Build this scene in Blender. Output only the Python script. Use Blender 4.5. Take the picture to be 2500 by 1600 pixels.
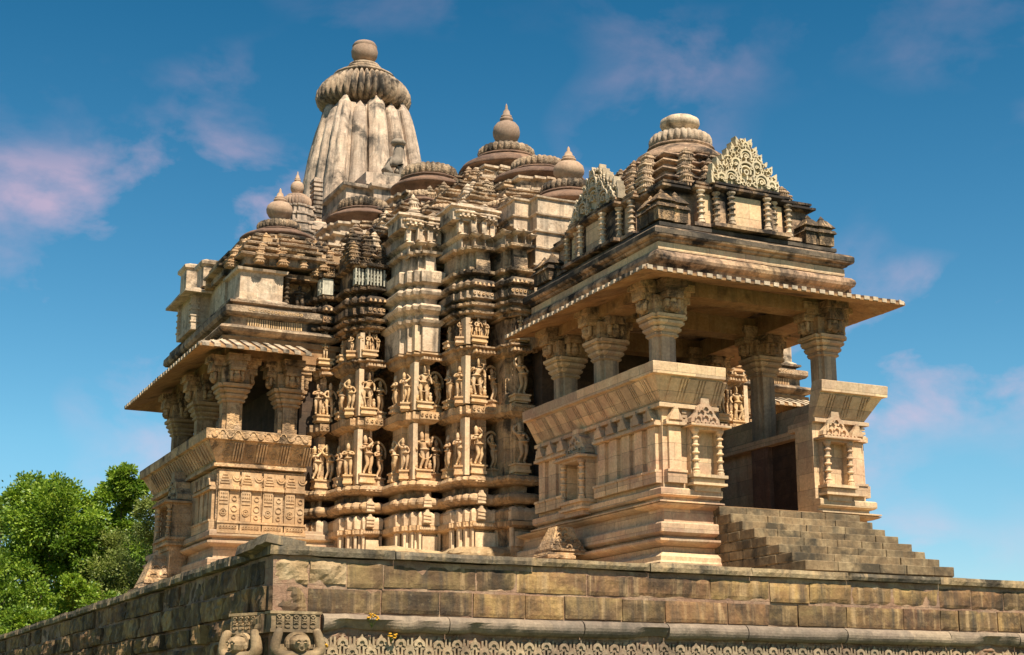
import bpy, bmesh, math, random
from mathutils import Vector, noise, Matrix
random.seed(11)
CLOC = (7.7, 2.9, 2.2)
R = math.radians; PI = math.pi
for o in list(bpy.data.objects): bpy.data.objects.remove(o)
S = bpy.context.scene
COL = S.collection

# ------------------------------------------------------------ camera
cam = bpy.data.cameras.new('camera'); co = bpy.data.objects.new('camera', cam); COL.objects.link(co)
cam.sensor_width = 36; cam.lens = 3657/2500*36; cam.clip_end = 5000; cam.clip_start = .1
PIT = math.atan2(940, 3657); PSI = R(25.5)
co.location = (0, 0, 1.6); co.rotation_euler = (PI/2+PIT, 0, -PSI)
S.camera = co
# ------------------------------------------------------------ sun and sky
SD = Vector((.03, -1, 1.5)).normalized()
sl = bpy.data.lights.new('sun', 'SUN'); so = bpy.data.objects.new('sun', sl); COL.objects.link(so)
sl.energy = 5.0; sl.angle = R(.5); sl.color = (1, .92, .77)
so.rotation_euler = SD.to_track_quat('Z', 'Y').to_euler(); so.location = (30, -30, 50)
w = bpy.data.worlds.new('World'); S.world = w; w.use_nodes = True
nt = w.node_tree; N = nt.nodes; L = nt.links; N.clear()
def nd(N, t, **k):
    n = N.new(t)
    for a, b in k.items(): setattr(n, a, b)
    return n
out = nd(N, 'ShaderNodeOutputWorld'); bg = nd(N, 'ShaderNodeBackground')
sky = nd(N, 'ShaderNodeTexSky', sky_type='NISHITA', sun_disc=False, sun_elevation=math.asin(SD.z), sun_rotation=math.atan2(SD.x, SD.y))
sky.air_density = 1.0; sky.dust_density = .15; sky.ozone_density = 2.2
tc = nd(N, 'ShaderNodeTexCoord')
hs = nd(N, 'ShaderNodeHueSaturation'); hs.inputs['Saturation'].default_value = 1.25; hs.inputs['Value'].default_value = 1.0; hs.inputs['Hue'].default_value = .492
L.new(sky.outputs[0], hs.inputs['Color'])
mp = nd(N, 'ShaderNodeMapping'); mp.inputs['Scale'].default_value = (1, 1, 1.7); mp.inputs['Location'].default_value = CLOC
L.new(tc.outputs['Generated'], mp.inputs[0])
def wnoise(sc, det, rough, dist=0):
    q = nd(N, 'ShaderNodeTexNoise'); q.inputs['Scale'].default_value = sc; q.inputs['Detail'].default_value = det; q.inputs['Roughness'].default_value = rough; q.inputs['Distortion'].default_value = dist
    L.new(mp.outputs[0], q.inputs[0]); return q.outputs[0]
def wramp(src, a, b_, c=1.0):
    q = nd(N, 'ShaderNodeValToRGB'); q.color_ramp.elements[0].position = a; q.color_ramp.elements[1].position = b_
    q.color_ramp.elements[0].color = (0, 0, 0, 1); q.color_ramp.elements[1].color = (c, c, c, 1); L.new(src, q.inputs[0]); return q.outputs[0]
big = wramp(wnoise(4.2, 2, .5), .46, .62); fine = wramp(wnoise(9.5, 8, .55, .2), .47, .66)
cm = nd(N, 'ShaderNodeMath', operation='MULTIPLY'); L.new(big, cm.inputs[0]); L.new(fine, cm.inputs[1])
sz = nd(N, 'ShaderNodeSeparateXYZ'); L.new(tc.outputs['Generated'], sz.inputs[0])
zf = nd(N, 'ShaderNodeMapRange'); L.new(sz.outputs[2], zf.inputs[0]); zf.inputs[1].default_value = .38; zf.inputs[2].default_value = .26; zf.inputs[3].default_value = .22; zf.inputs[4].default_value = .80
cm2 = nd(N, 'ShaderNodeMath', operation='MULTIPLY'); L.new(cm.outputs[0], cm2.inputs[0]); L.new(zf.outputs[0], cm2.inputs[1])
gr = nd(N, 'ShaderNodeValToRGB'); gr.color_ramp.elements[0].position = .0; gr.color_ramp.elements[1].position = .5
gr.color_ramp.elements[0].color = (1.25, 1.28, 1.48, 1); gr.color_ramp.elements[1].color = (.27, 1.0, 1.08, 1); x_ = gr.color_ramp.elements.new(.17); x_.color = (1.25, 1.58, 1.52, 1); L.new(sz.outputs[2], gr.inputs[0])
gm = nd(N, 'ShaderNodeMixRGB', blend_type='MULTIPLY'); gm.inputs[0].default_value = 1; L.new(hs.outputs[0], gm.inputs[1]); L.new(gr.outputs[0], gm.inputs[2])
mx = nd(N, 'ShaderNodeMixRGB'); mx.inputs[2].default_value = (11.5, 7.2, 8.4, 1)
L.new(cm2.outputs[0], mx.inputs[0]); L.new(gm.outputs[0], mx.inputs[1])
L.new(mx.outputs[0], bg.inputs[0]); bg.inputs[1].default_value = .050
L.new(bg.outputs[0], out.inputs[0])
S.view_settings.view_transform = 'Standard'; S.view_settings.look = 'None'; S.view_settings.gamma = 1; S.view_settings.exposure = 0.74
S.render.engine = 'CYCLES'
S.cycles.max_bounces = 6; S.cycles.diffuse_bounces = 2

# ------------------------------------------------------------ materials
MATS = {}
def stone(name, c1, c2, c3, block=(.9, .35), mortar=.35, stain=(.03, .025, .02), st_amt=.25, st_lo=.55, streak=.5, lichen=0.0, rough=.9, bump=.5, carve=0.0, hi=None, tint=.25, uptop=0, isl=False, crust=None):
    m = bpy.data.materials.new(name); m.use_nodes = True; n = m.node_tree.nodes; l = m.node_tree.links
    b = n['Principled BSDF']; b.inputs['Roughness'].default_value = rough; b.inputs['Specular IOR Level'].default_value = .25
    tc = nd(n, 'ShaderNodeTexCoord'); oi = nd(n, 'ShaderNodeObjectInfo'); ge = nd(n, 'ShaderNodeNewGeometry')
    ml = nd(n, 'ShaderNodeMath', operation='MULTIPLY'); ml.inputs[1].default_value = 37.; l.new(oi.outputs['Random'], ml.inputs[0])
    ad = nd(n, 'ShaderNodeVectorMath', operation='ADD'); l.new(tc.outputs['Object'], ad.inputs[0]); l.new(ml.outputs[0], ad.inputs[1])
    V = ad.outputs[0]
    def noi(sc, det=6, rg=.6, vec=V, dist=0):
        q = nd(n, 'ShaderNodeTexNoise'); q.inputs['Scale'].default_value = sc; q.inputs['Detail'].default_value = det
        q.inputs['Roughness'].default_value = rg; q.inputs['Distortion'].default_value = dist; l.new(vec, q.inputs[0]); return q.outputs[0]
    def ramp(src, a, bb, ca=(0,0,0,1), cb=(1,1,1,1)):
        q = nd(n, 'ShaderNodeValToRGB'); q.color_ramp.elements[0].position = a; q.color_ramp.elements[1].position = bb
        q.color_ramp.elements[0].color = ca; q.color_ramp.elements[1].color = cb; l.new(src, q.inputs[0]); return q.outputs[0]
    def mix(f, a, bb, mode='MIX'):
        q = nd(n, 'ShaderNodeMixRGB', blend_type=mode)
        for i, v in ((0, f), (1, a), (2, bb)):
            if hasattr(v, 'is_linked') or hasattr(v, 'links'): l.new(v, q.inputs[i])
            elif i == 0: q.inputs[0].default_value = v
            else: q.inputs[i].default_value = (*v, 1)
        return q.outputs[0]
    col = mix(ramp(noi(.55, 5), .38, .62), c1, c2)
    col = mix(ramp(noi(2.3, 6, dist=.6), .45, .72), col, c3)
    # block joints and per-block tint
    sp = nd(n, 'ShaderNodeSeparateXYZ'); l.new(tc.outputs['Object'], sp.inputs[0])
    a2 = nd(n, 'ShaderNodeMath', operation='ADD'); l.new(sp.outputs[0], a2.inputs[0]); l.new(sp.outputs[1], a2.inputs[1])
    cb = nd(n, 'ShaderNodeCombineXYZ'); l.new(a2.outputs[0], cb.inputs[0]); l.new(sp.outputs[2], cb.inputs[1])
    bt = nd(n, 'ShaderNodeTexBrick'); l.new(cb.outputs[0], bt.inputs[0]); bt.inputs['Scale'].default_value = 1
    bt.inputs['Brick Width'].default_value = block[0]; bt.inputs['Row Height'].default_value = block[1]; bt.inputs['Mortar Size'].default_value = .008
    bt.inputs['Mortar Smooth'].default_value = .4
    bt.inputs['Color1'].default_value = (0, 0, 0, 1); bt.inputs['Color2'].default_value = (1, 1, 1, 1); bt.inputs['Mortar'].default_value = (.5, .5, .5, 1)
    col = mix(1.0, col, ramp(bt.outputs[0], 0, 1, (1-tint, 1-tint, 1-tint*.8, 1), (1+tint*.5, 1+tint*.35, 1+tint*.2, 1)), 'MULTIPLY')
    rp = nd(n, 'ShaderNodeValToRGB'); l.new(ge.outputs['Random Per Island'], rp.inputs[0])
    if isl:
        rp.color_ramp.interpolation = 'CONSTANT'; e = rp.color_ramp.elements; e[0].color = (1.3, 1.2, 1.0, 1); e[1].position = .85; e[1].color = (.62, .62, .60, 1)
        for p_, c_ in ((.2, (.85, .83, .78, 1)), (.4, (.95, .82, .78, 1)), (.55, (.74, .73, .70, 1)), (.7, (1.1, 1.05, .9, 1))): x_ = e.new(p_); x_.color = c_
    else: rp.color_ramp.elements[0].color = (.82, .80, .78, 1); rp.color_ramp.elements[1].color = (1.12, 1.08, 1.02, 1)
    col = mix(1.0, col, rp.outputs[0], 'MULTIPLY')
    mm = nd(n, 'ShaderNodeMath', operation='MULTIPLY'); mm.inputs[1].default_value = mortar; l.new(bt.outputs[1], mm.inputs[0])
    col = mix(mm.outputs[0], col, tuple(x*.35 for x in c1))
    # grain
    col = mix(.6, col, mix(1.0, col, ramp(noi(14, 8, .7), .3, .7, (.55, .52, .48, 1), (1.25, 1.23, 1.18, 1)), 'MULTIPLY'))
    if carve > 0 or uptop > 0:   # dark noise flecks painted to stand for shade in fine carving
        f = ramp(noi(7.5, 9, .78, dist=.8), .54, .62)
        q = nd(n, 'ShaderNodeMath', operation='MULTIPLY'); q.inputs[1].default_value = .5; l.new(f, q.inputs[0])
        col = mix(q.outputs[0], col, (.10, .07, .045))
    # streaks
    if streak > 0:
        mpn = nd(n, 'ShaderNodeMapping'); mpn.inputs['Scale'].default_value = (3.2, 3.2, .28); l.new(V, mpn.inputs[0])
        f = ramp(noi(1.3, 5, .6, mpn.outputs[0]), .50, .72)
        q = nd(n, 'ShaderNodeMath', operation='MULTIPLY'); q.inputs[1].default_value = streak; l.new(f, q.inputs[0])
        col = mix(q.outputs[0], col, tuple(x*2.2 for x in stain))
    if isl:
        mq = nd(n, 'ShaderNodeMapping'); mq.inputs['Scale'].default_value = (4.2, 4.2, .22); mq.inputs['Location'].default_value = (3, 8, 1); l.new(V, mq.inputs[0])
        f = ramp(noi(1.1, 6, .62, mq.outputs[0]), .54, .66)
        q = nd(n, 'ShaderNodeMath', operation='MULTIPLY'); q.inputs[1].default_value = .55; l.new(f, q.inputs[0])
        col = mix(q.outputs[0], col, (.52, .34, .17))
    if st_amt > 0:
        f = ramp(noi(.9, 8, .68, dist=.4), st_lo, st_lo+.13)
        q = nd(n, 'ShaderNodeMath', operation='MULTIPLY'); q.inputs[1].default_value = st_amt; l.new(f, q.inputs[0])
        col = mix(q.outputs[0], col, stain)
    if uptop > 0:   # black crust that grows on ledges open to the rain
        s2 = nd(n, 'ShaderNodeSeparateXYZ'); l.new(ge.outputs['Normal'], s2.inputs[0])
        f = ramp(s2.outputs[2], .35, .9)
        g = ramp(noi(1.7, 7, .7), .42, .58)
        q = nd(n, 'ShaderNodeMath', operation='MULTIPLY'); l.new(f, q.inputs[0]); l.new(g, q.inputs[1])
        q2 = nd(n, 'ShaderNodeMath', operation='MULTIPLY'); l.new(q.outputs[0], q2.inputs[0]); q2.inputs[1].default_value = uptop
        col = mix(q2.outputs[0], col, stain)
    if crust:   # rain-blackened storeys: (z low, z full, z end, amount)
        mc = nd(n, 'ShaderNodeMapping'); mc.inputs['Scale'].default_value = (1, 1, .6); l.new(V, mc.inputs[0])
        zz = nd(n, 'ShaderNodeMapRange'); l.new(sp.outputs[2], zz.inputs[0]); zz.inputs[1].default_value = crust[0]; zz.inputs[2].default_value = crust[1]; zz.inputs[3].default_value = 0; zz.inputs[4].default_value = .14
        a3 = nd(n, 'ShaderNodeMath', operation='ADD'); l.new(noi(2.1, 9, .75, mc.outputs[0], .5), a3.inputs[0]); l.new(zz.outputs[0], a3.inputs[1])
        f = ramp(a3.outputs[0], .565, .66)
        q = nd(n, 'ShaderNodeMath', operation='MULTIPLY'); q.inputs[1].default_value = crust[3]; l.new(f, q.inputs[0])
        col = mix(q.outputs[0], col, (.022, .019, .016))
    if lichen > 0:
        f = ramp(noi(5.5, 6, .7), .60, .68)
        q = nd(n, 'ShaderNodeMath', operation='MULTIPLY'); q.inputs[1].default_value = lichen; l.new(f, q.inputs[0])
        col = mix(q.outputs[0], col, hi or (.3, .28, .2))
    l.new(col, b.inputs['Base Color'])
    bp = nd(n, 'ShaderNodeBump'); bp.inputs['Strength'].default_value = bump; bp.inputs['Distance'].default_value = .03
    h1 = noi(9, 9, .72)
    hh = nd(n, 'ShaderNodeMath', operation='SUBTRACT'); l.new(h1, hh.inputs[0]); l.new(mm.outputs[0], hh.inputs[1])
    src = hh.outputs[0]
    if carve > 0:
        vo = nd(n, 'ShaderNodeTexVoronoi', feature='DISTANCE_TO_EDGE'); vo.inputs['Scale'].default_value = 10; l.new(V, vo.inputs[0])
        r3 = ramp(vo.outputs[0], .05, .2)
        q = nd(n, 'ShaderNodeMath', operation='MULTIPLY'); q.inputs[1].default_value = carve; l.new(r3, q.inputs[0])
        q2 = nd(n, 'ShaderNodeMath', operation='ADD'); l.new(q.outputs[0], q2.inputs[0]); l.new(src, q2.inputs[1]); src = q2.outputs[0]
    l.new(src, bp.inputs['Height']); l.new(bp.outputs[0], b.inputs['Normal'])
    MATS[name] = m; return m
TAN = stone('sandstone_tan', (.61, .405, .22), (.47, .295, .16), (.69, .50, .31), st_amt=.7, st_lo=.57, streak=.35, tint=.22)
TANC = stone('sandstone_carved', (.60, .40, .215), (.45, .28, .15), (.69, .49, .31), st_amt=.85, st_lo=.52, streak=.5, carve=.35, bump=.8, uptop=.45, crust=(11.3, 13.6, 0, .86))
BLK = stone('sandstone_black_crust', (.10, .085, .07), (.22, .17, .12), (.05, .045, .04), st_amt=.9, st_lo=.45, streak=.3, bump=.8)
TANW = stone('sandstone_ledge_worn', (.58, .42, .27), (.44, .30, .19), (.68, .53, .36), st_amt=.94, st_lo=.462, streak=.6, carve=.3, bump=.9, uptop=.5)
PINK = stone('sandstone_new', (.68, .50, .30), (.60, .385, .25), (.72, .56, .36), block=(1.1, .42), mortar=.7, st_amt=.35, st_lo=.60, streak=.22, tint=.3, bump=.4)
STAT = stone('sandstone_statue', (.71, .49, .25), (.59, .37, .20), (.75, .56, .37), block=(9, 9), mortar=0, st_amt=.3, st_lo=.6, streak=.1, bump=.5)
PALE = stone('sandstone_lime_pale', (.72, .56, .40), (.58, .43, .30), (.78, .64, .48), st_amt=.92, st_lo=.525, streak=.75, tint=.14, block=(.8, .5), mortar=.2, uptop=.35)
ROOF = stone('sandstone_weathered_black', (.54, .38, .24), (.58, .38, .25), (.22, .16, .11), stain=(.012, .011, .011), st_amt=.96, st_lo=.45, streak=.7, tint=.3, uptop=.85)
SPIRE = stone('sandstone_spire_grey', (.56, .43, .33), (.45, .34, .26), (.65, .52, .41), block=(1.4, .7), mortar=.1, st_amt=.9, st_lo=.50, streak=1.0, stain=(.06, .05, .04), tint=.1, lichen=.4, hi=(.25, .2, .15))
KUMB = stone('sandstone_rib_grey', (.60, .49, .35), (.44, .35, .25), (.68, .56, .42), block=(9, 9), mortar=0, st_amt=.9, st_lo=.50, streak=.3)
SHADE = stone('sandstone_interior_shade', (.10, .065, .045), (.07, .05, .035), (.14, .09, .06), st_amt=.5, streak=.3)  # interior stone coloured near black, indoor shade put into the base colour
BEARL = stone('platform_broken_buff', (.50, .36, .20), (.38, .26, .14), (.60, .46, .28), block=(9, 9), mortar=0, st_amt=.5, st_lo=.55, streak=.4, bump=1.5)
EAVE = stone('sandstone_eave_ochre', (.38, .225, .105), (.30, .17, .085), (.44, .29, .15), st_amt=.7, st_lo=.54, streak=.4, block=(1.3, 9))
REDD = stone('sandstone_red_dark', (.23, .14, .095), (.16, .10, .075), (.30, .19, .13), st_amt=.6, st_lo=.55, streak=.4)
PLAT = stone('platform_block_mossy', (.27, .165, .08), (.14, .085, .052), (.37, .25, .115), block=(9, 9), mortar=0, stain=(.030, .024, .018), st_amt=.75, st_lo=.49, streak=.95, lichen=.25, hi=(.46, .33, .17), bump=1.0, tint=0, isl=True)
COPE = stone('platform_coping_mossy', (.26, .195, .13), (.17, .13, .09), (.36, .29, .20), block=(9, 9), mortar=0, stain=(.035, .03, .024), st_amt=.8, st_lo=.5, streak=.9, lichen=.4, hi=(.44, .37, .25), bump=1.0, tint=0, isl=True)
PLATR = stone('platform_core_red', (.46, .29, .19), (.34, .20, .13), (.54, .40, .26), block=(.7, .3), mortar=.2, st_amt=.5, streak=.1, bump=1.3)
PLATG = stone('platform_coping_grey', (.27, .235, .17), (.22, .20, .14), (.34, .30, .22), block=(1.9, 3), mortar=.9, stain=(.03, .028, .022), st_amt=.7, st_lo=.5, streak=.6, bump=.7, tint=.15)
STEP = stone('step_block_mossy', (.26, .18, .10), (.155, .11, .065), (.37, .28, .165), block=(9, 9), mortar=0, stain=(.03, .027, .02), st_amt=.8, st_lo=.50, streak=.7, bump=.7, tint=0)

def simple(name, c, rough=.9):
    m = bpy.data.materials.new(name); m.use_nodes = True; b = m.node_tree.nodes['Principled BSDF']
    n = m.node_tree.nodes; l = m.node_tree.links
    t = nd(n, 'ShaderNodeTexNoise'); t.inputs['Scale'].default_value = 5
    r = nd(n, 'ShaderNodeValToRGB'); r.color_ramp.elements[0].color = (*[x*.7 for x in c], 1); r.color_ramp.elements[1].color = (*[x*1.2 for x in c], 1)
    l.new(t.outputs[0], r.inputs[0]); l.new(r.outputs[0], b.inputs['Base Color']); b.inputs['Roughness'].default_value = rough
    return m
def leafmat(name, ca, cb, cc):
    m = bpy.data.materials.new(name); m.use_nodes = True; n = m.node_tree.nodes; l = m.node_tree.links; n.clear()
    o = nd(n, 'ShaderNodeOutputMaterial'); ge = nd(n, 'ShaderNodeNewGeometry')
    r = nd(n, 'ShaderNodeValToRGB'); e = r.color_ramp.elements; e[0].color = (*ca, 1); e[1].color = (*cc, 1); x = e.new(.55); x.color = (*cb, 1)
    l.new(ge.outputs['Random Per Island'], r.inputs[0])
    tc = nd(n, 'ShaderNodeTexCoord'); t = nd(n, 'ShaderNodeTexNoise'); t.inputs['Scale'].default_value = .45; l.new(tc.outputs['Object'], t.inputs[0])
    r2 = nd(n, 'ShaderNodeValToRGB'); r2.color_ramp.elements[0].position = .35; r2.color_ramp.elements[1].position = .65
    r2.color_ramp.elements[0].color = (.65, .7, .7, 1); r2.color_ramp.elements[1].color = (1.3, 1.2, 1.0, 1); l.new(t.outputs[0], r2.inputs[0])
    mx = nd(n, 'ShaderNodeMixRGB', blend_type='MULTIPLY'); mx.inputs[0].default_value = 1; l.new(r.outputs[0], mx.inputs[1]); l.new(r2.outputs[0], mx.inputs[2])
    d = nd(n, 'ShaderNodeBsdfPrincipled'); d.inputs['Roughness'].default_value = .5; l.new(mx.outputs[0], d.inputs['Base Color'])
    tr = nd(n, 'ShaderNodeBsdfTranslucent'); l.new(mx.outputs[0], tr.inputs[0])
    ms = nd(n, 'ShaderNodeMixShader'); ms.inputs[0].default_value = .4; l.new(d.outputs[0], ms.inputs[1]); l.new(tr.outputs[0], ms.inputs[2]); l.new(ms.outputs[0], o.inputs[0])
    return m
BARK = simple('bark', (.10, .075, .05))

# ------------------------------------------------------------ mesh builder
def offset_path(pts, o, closed):
    n = len(pts); res = []
    for i in range(n):
        p = Vector(pts[i])
        ds = []
        if closed or i > 0: ds.append((p - Vector(pts[i-1])).normalized())
        if closed or i < n-1: ds.append((Vector(pts[(i+1) % n]) - p).normalized())
        ns = [Vector((d.y, -d.x)) for d in ds]
        if len(ns) == 1: res.append(p + ns[0]*o)
        else:
            b = ns[0] + ns[1]; den = 1 + ns[0].dot(ns[1])
            res.append(p + b*(o/den))
    return res
def resample(pts, closed, step):
    """returns list of (index a, index b, t) so that every ring gets the same subdivision"""
    n = len(pts); seq = []
    m = n if closed else n-1
    for i in range(m):
        a = Vector(pts[i]); b = Vector(pts[(i+1) % n]); k = max(1, int((b-a).length/step))
        for j in range(k): seq.append((i, (i+1) % n, j/k))
    if not closed: seq.append((n-1, n-1, 0))
    return seq
class MB:
    def __init__(s): s.v = []; s.f = []; s.sm = []; s.mk = []
    def mark(s): s.mk.append((len(s.v), len(s.f)))
    def add(s, vs, fs, smooth=False):
        b = len(s.v); s.v += [tuple(x) for x in vs]; s.f += [tuple(b+i for i in f) for f in fs]; s.sm += [smooth]*len(fs)
    def box(s, x0, x1, y0, y1, z0, z1, ch=0):
        if x0 > x1: x0, x1 = x1, x0
        if y0 > y1: y0, y1 = y1, y0
        s.add([(x0,y0,z0),(x1,y0,z0),(x1,y1,z0),(x0,y1,z0),(x0,y0,z1),(x1,y0,z1),(x1,y1,z1),(x0,y1,z1)],
              [(0,3,2,1),(4,5,6,7),(0,1,5,4),(1,2,6,5),(2,3,7,6),(3,0,4,7)])
    def frustum(s, x0, x1, y0, y1, z0, z1, i):
        s.add([(x0,y0,z0),(x1,y0,z0),(x1,y1,z0),(x0,y1,z0),(x0+i,y0+i,z1),(x1-i,y0+i,z1),(x1-i,y1-i,z1),(x0+i,y1-i,z1)],
              [(0,3,2,1),(4,5,6,7),(0,1,5,4),(1,2,6,5),(2,3,7,6),(3,0,4,7)])
    def mould(s, plan, prof, step=.5, cap=True, base=True, scale=None):
        """stack of rings: plan = CCW polygon, prof = [(offset, z)] upward"""
        seq = resample(plan, True, step); m = len(seq); vs = []; fs = []
        for o, z in prof:
            r = offset_path(plan, o, True)
            for a, b, t in seq: q = r[a].lerp(r[b], t); vs.append((q.x, q.y, z))
        for k in range(len(prof)-1):
            for i in range(m):
                j = (i+1) % m; fs.append((k*m+i, k*m+j, (k+1)*m+j, (k+1)*m+i))
        if cap: fs.append(tuple((len(prof)-1)*m+i for i in range(m)))
        if base: fs.append(tuple(reversed(range(m))))
        s.add(vs, fs)
    def sweep(s, path, sec, step=.5, closed=False):
        """closed cross-section sec [(offset, z)] swept along an open path; outward is to the right"""
        seq = resample(path, closed, step); m = len(seq); k = len(sec); vs = []; fs = []
        rings = [offset_path(path, o, closed) for o, z in sec]
        for a, b, t in seq:
            for r, (o, z) in zip(rings, sec): q = r[a].lerp(r[b], t); vs.append((q.x, q.y, z))
        for i in range(m if closed else m-1):
            for c in range(k):
                d = (c+1) % k; j = (i+1) % m; fs.append((i*k+c, i*k+d, j*k+d, j*k+c))
        if not closed: fs.append(tuple(range(k))); fs.append(tuple((m-1)*k+c for c in reversed(range(k))))
        s.add(vs, fs)
    def lathe(s, cx, cy, prof, seg=32, ribs=0, amp=0, ribz=None, smooth=True, ph=0):
        vs = []; fs = []
        for k, (r, z) in enumerate(prof):
            for i in range(seg):
                a = 2*PI*i/seg + ph; rr = r
                if ribs and r > .01 and (ribz is None or ribz[0] <= k <= ribz[1]): rr = r*(1 - amp*(.5-.5*abs(math.cos(a*ribs/2)))**1.0*2)
                vs.append((cx+rr*math.cos(a), cy+rr*math.sin(a), z))
        for k in range(len(prof)-1):
            for i in range(seg):
                j = (i+1) % seg; fs.append((k*seg+i, k*seg+j, (k+1)*seg+j, (k+1)*seg+i))
        fs.append(tuple(reversed(range(seg)))); fs.append(tuple((len(prof)-1)*seg+i for i in range(seg)))
        s.add(vs, fs, smooth)
    def prism(s, poly, o, u, v, d):
        """2D polygon (u,v) at origin o extruded along -(u x v)... thickness vector d"""
        o = Vector(o); u = Vector(u); v = Vector(v); d = Vector(d); n = len(poly)
        a = [o+u*p[0]+v*p[1] for p in poly]; b = [x+d for x in a]
        s.add(a+b, [tuple(range(n)), tuple(reversed(range(n, 2*n)))] + [(i, i+n, (i+1) % n+n, (i+1) % n) for i in range(n)])
    def ring(s, c, u, v, r, w, t, a0=0, a1=2*PI, seg=12):
        """flat raised ring in plane (u,v), width w, thickness vector t"""
        c = Vector(c); u = Vector(u); v = Vector(v); t = Vector(t); vs = []; fs = []
        full = abs(a1-a0) > 6.2; n = seg if full else seg+1
        for i in range(n):
            a = a0+(a1-a0)*i/seg; e = u*math.cos(a)+v*math.sin(a)
            vs += [c+e*(r-w/2), c+e*(r+w/2), c+e*(r+w/2)+t, c+e*(r-w/2)+t]
        for i in range(seg):
            j = (i+1) % n
            for q in range(4): fs.append((i*4+q, i*4+(q+1) % 4, j*4+(q+1) % 4, j*4+q))
        s.add(vs, fs)
    def build(s, name, mat, parent=None, jit=.012, bevel=0, loc=(0, 0, 0), extra=()):
        mi = [0]*len(s.f); mats = [mat]
        for q, m_ in extra:
            if not q.f: continue
            if m_ not in mats: mats.append(m_)
            s.add(q.v, q.f); s.sm[-len(q.f):] = q.sm; mi += [mats.index(m_)]*len(q.f)
        vs = []
        if jit:
            for x in s.v:
                p = Vector(x); q = noise.noise_vector(p*.9)*jit + noise.noise_vector(p*4.3+Vector((7, 3, 1)))*jit*.9
                vs.append(p+q)
        else: vs = s.v
        me = bpy.data.meshes.new(name); me.from_pydata(vs, [], s.f)
        for m_ in mats: me.materials.append(m_)
        me.polygons.foreach_set('material_index', mi)
        bm = bmesh.new(); bm.from_mesh(me); bmesh.ops.recalc_face_normals(bm, faces=bm.faces); bm.to_mesh(me); bm.free()
        if len(s.sm) == len(me.polygons): me.polygons.foreach_set('use_smooth', s.sm)
        o = bpy.data.objects.new(name, me); COL.objects.link(o)
        if parent is not None:
            o.parent = parent; wl = Vector((0, 0, 0)); q = parent
            while q is not None: wl += q.location; q = q.parent
            o.location = Vector(loc)-wl
        else: o.location = loc
        if bevel:
            b = o.modifiers.new('bevel', 'BEVEL'); b.width = bevel; b.segments = 1; b.limit_method = 'ANGLE'; b.angle_limit = R(40)
        return o
def build_each(s, name, mat, parent=None, jit=.012):
    mk = [(0, 0)]+s.mk+[(len(s.v), len(s.f))]
    for (v0, f0), (v1, f1) in zip(mk, mk[1:]):
        if f1 == f0: continue
        q = MB(); q.v = s.v[v0:v1]; q.f = [tuple(i-v0 for i in f) for f in s.f[f0:f1]]; q.sm = s.sm[f0:f1]; q.build(name, mat, parent, jit)
MB.build_each = build_each
def thing(name, label, cat, loc=(0, 0, 0), group=None):
    o = bpy.data.objects.new(name, None); COL.objects.link(o); o.location = loc
    o.empty_display_size = .3; tag(o, label, cat, group); return o
def tag(o, label, cat, group=None):
    o['label'] = label; o['category'] = cat
    if group: o['group'] = group
def copy(o, parent, loc=None, mirror=False):
    c = o.copy(); COL.objects.link(c); c.parent = parent
    if loc is not None: c.location = loc
    return c
def wchild(o, wl, parent):     # world location for a child of an unrotated parent
    q = parent; a = Vector((0, 0, 0))
    while q is not None: a += q.location; q = q.parent
    o.location = Vector(wl)-a

AX = 21.9
# ------------------------------------------------------------ ornaments
def kuta(b, x, y, z, s, h):
    """little shrine: block, ledge, block, pyramid, knob"""
    a = s/2
    b.box(x-a*.8, x+a*.8, y-a*.8, y+a*.8, z, z+h*.32)
    b.frustum(x-a, x+a, y-a, y+a, z+h*.32, z+h*.42, .12*a)
    b.box(x-a*.62, x+a*.62, y-a*.62, y+a*.62, z+h*.42, z+h*.55)
    b.frustum(x-a*.8, x+a*.8, y-a*.8, y+a*.8, z+h*.55, z+h*.63, .12*a)
    b.frustum(x-a*.55, x+a*.55, y-a*.55, y+a*.55, z+h*.63, z+h*.82, .2*a)
    b.lathe(x, y, [(a*.12, z+h*.8), (a*.42, z+h*.86), (a*.42, z+h*.9), (a*.15, z+h*.95), (a*.05, z+h)], 8)
def mini_spire(b, x, y, z, w, h, n=4):
    a = w/2; t0 = z
    for k in range(n):
        q = a*(1-.62*(k/n)**1.4); hh = h*.72/n; o = q*.16
        P_ = [(x-q, y-q+o), (x-q+o, y-q+o), (x-q+o, y-q), (x+q-o, y-q), (x+q-o, y-q+o), (x+q, y-q+o), (x+q, y+q), (x-q, y+q)]
        b.mould(P_, [(-.10*q, t0), (-.10*q, t0+hh*.5), (.06*q, t0+hh*.6), (.08*q, t0+hh*.74), (-.06*q, t0+hh*.82), (-.16*q, t0+hh)], 9)
        for c_ in (-.42, .0, .42): b.box(x+c_*q-.1*q, x+c_*q+.1*q, y-q*1.08, y-q*.8, t0+hh*.08, t0+hh*.46)
        t0 += hh
    r = a*.62; b.lathe(x, y, [(r*.5, t0), (r, t0+.03*h), (r*1.08, t0+.07*h), (r*.9, t0+.11*h), (r*.4, t0+.13*h), (r*.55, t0+.18*h), (r*.4, t0+.23*h), (r*.08, t0+.30*h)], 14, smooth=False)
def amal(cx, cy, z0, R0, h, ribs=28, amp=.09):
    pr = []
    for i in range(9):
        t = i/8; a = -PI/2+PI*t
        pr.append((R0*(.80+.20*math.cos(a)), z0+h*(.5+.5*math.sin(a))))
    m = MB(); m.lathe(cx, cy, pr, ribs*6, ribs, amp); return m
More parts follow.
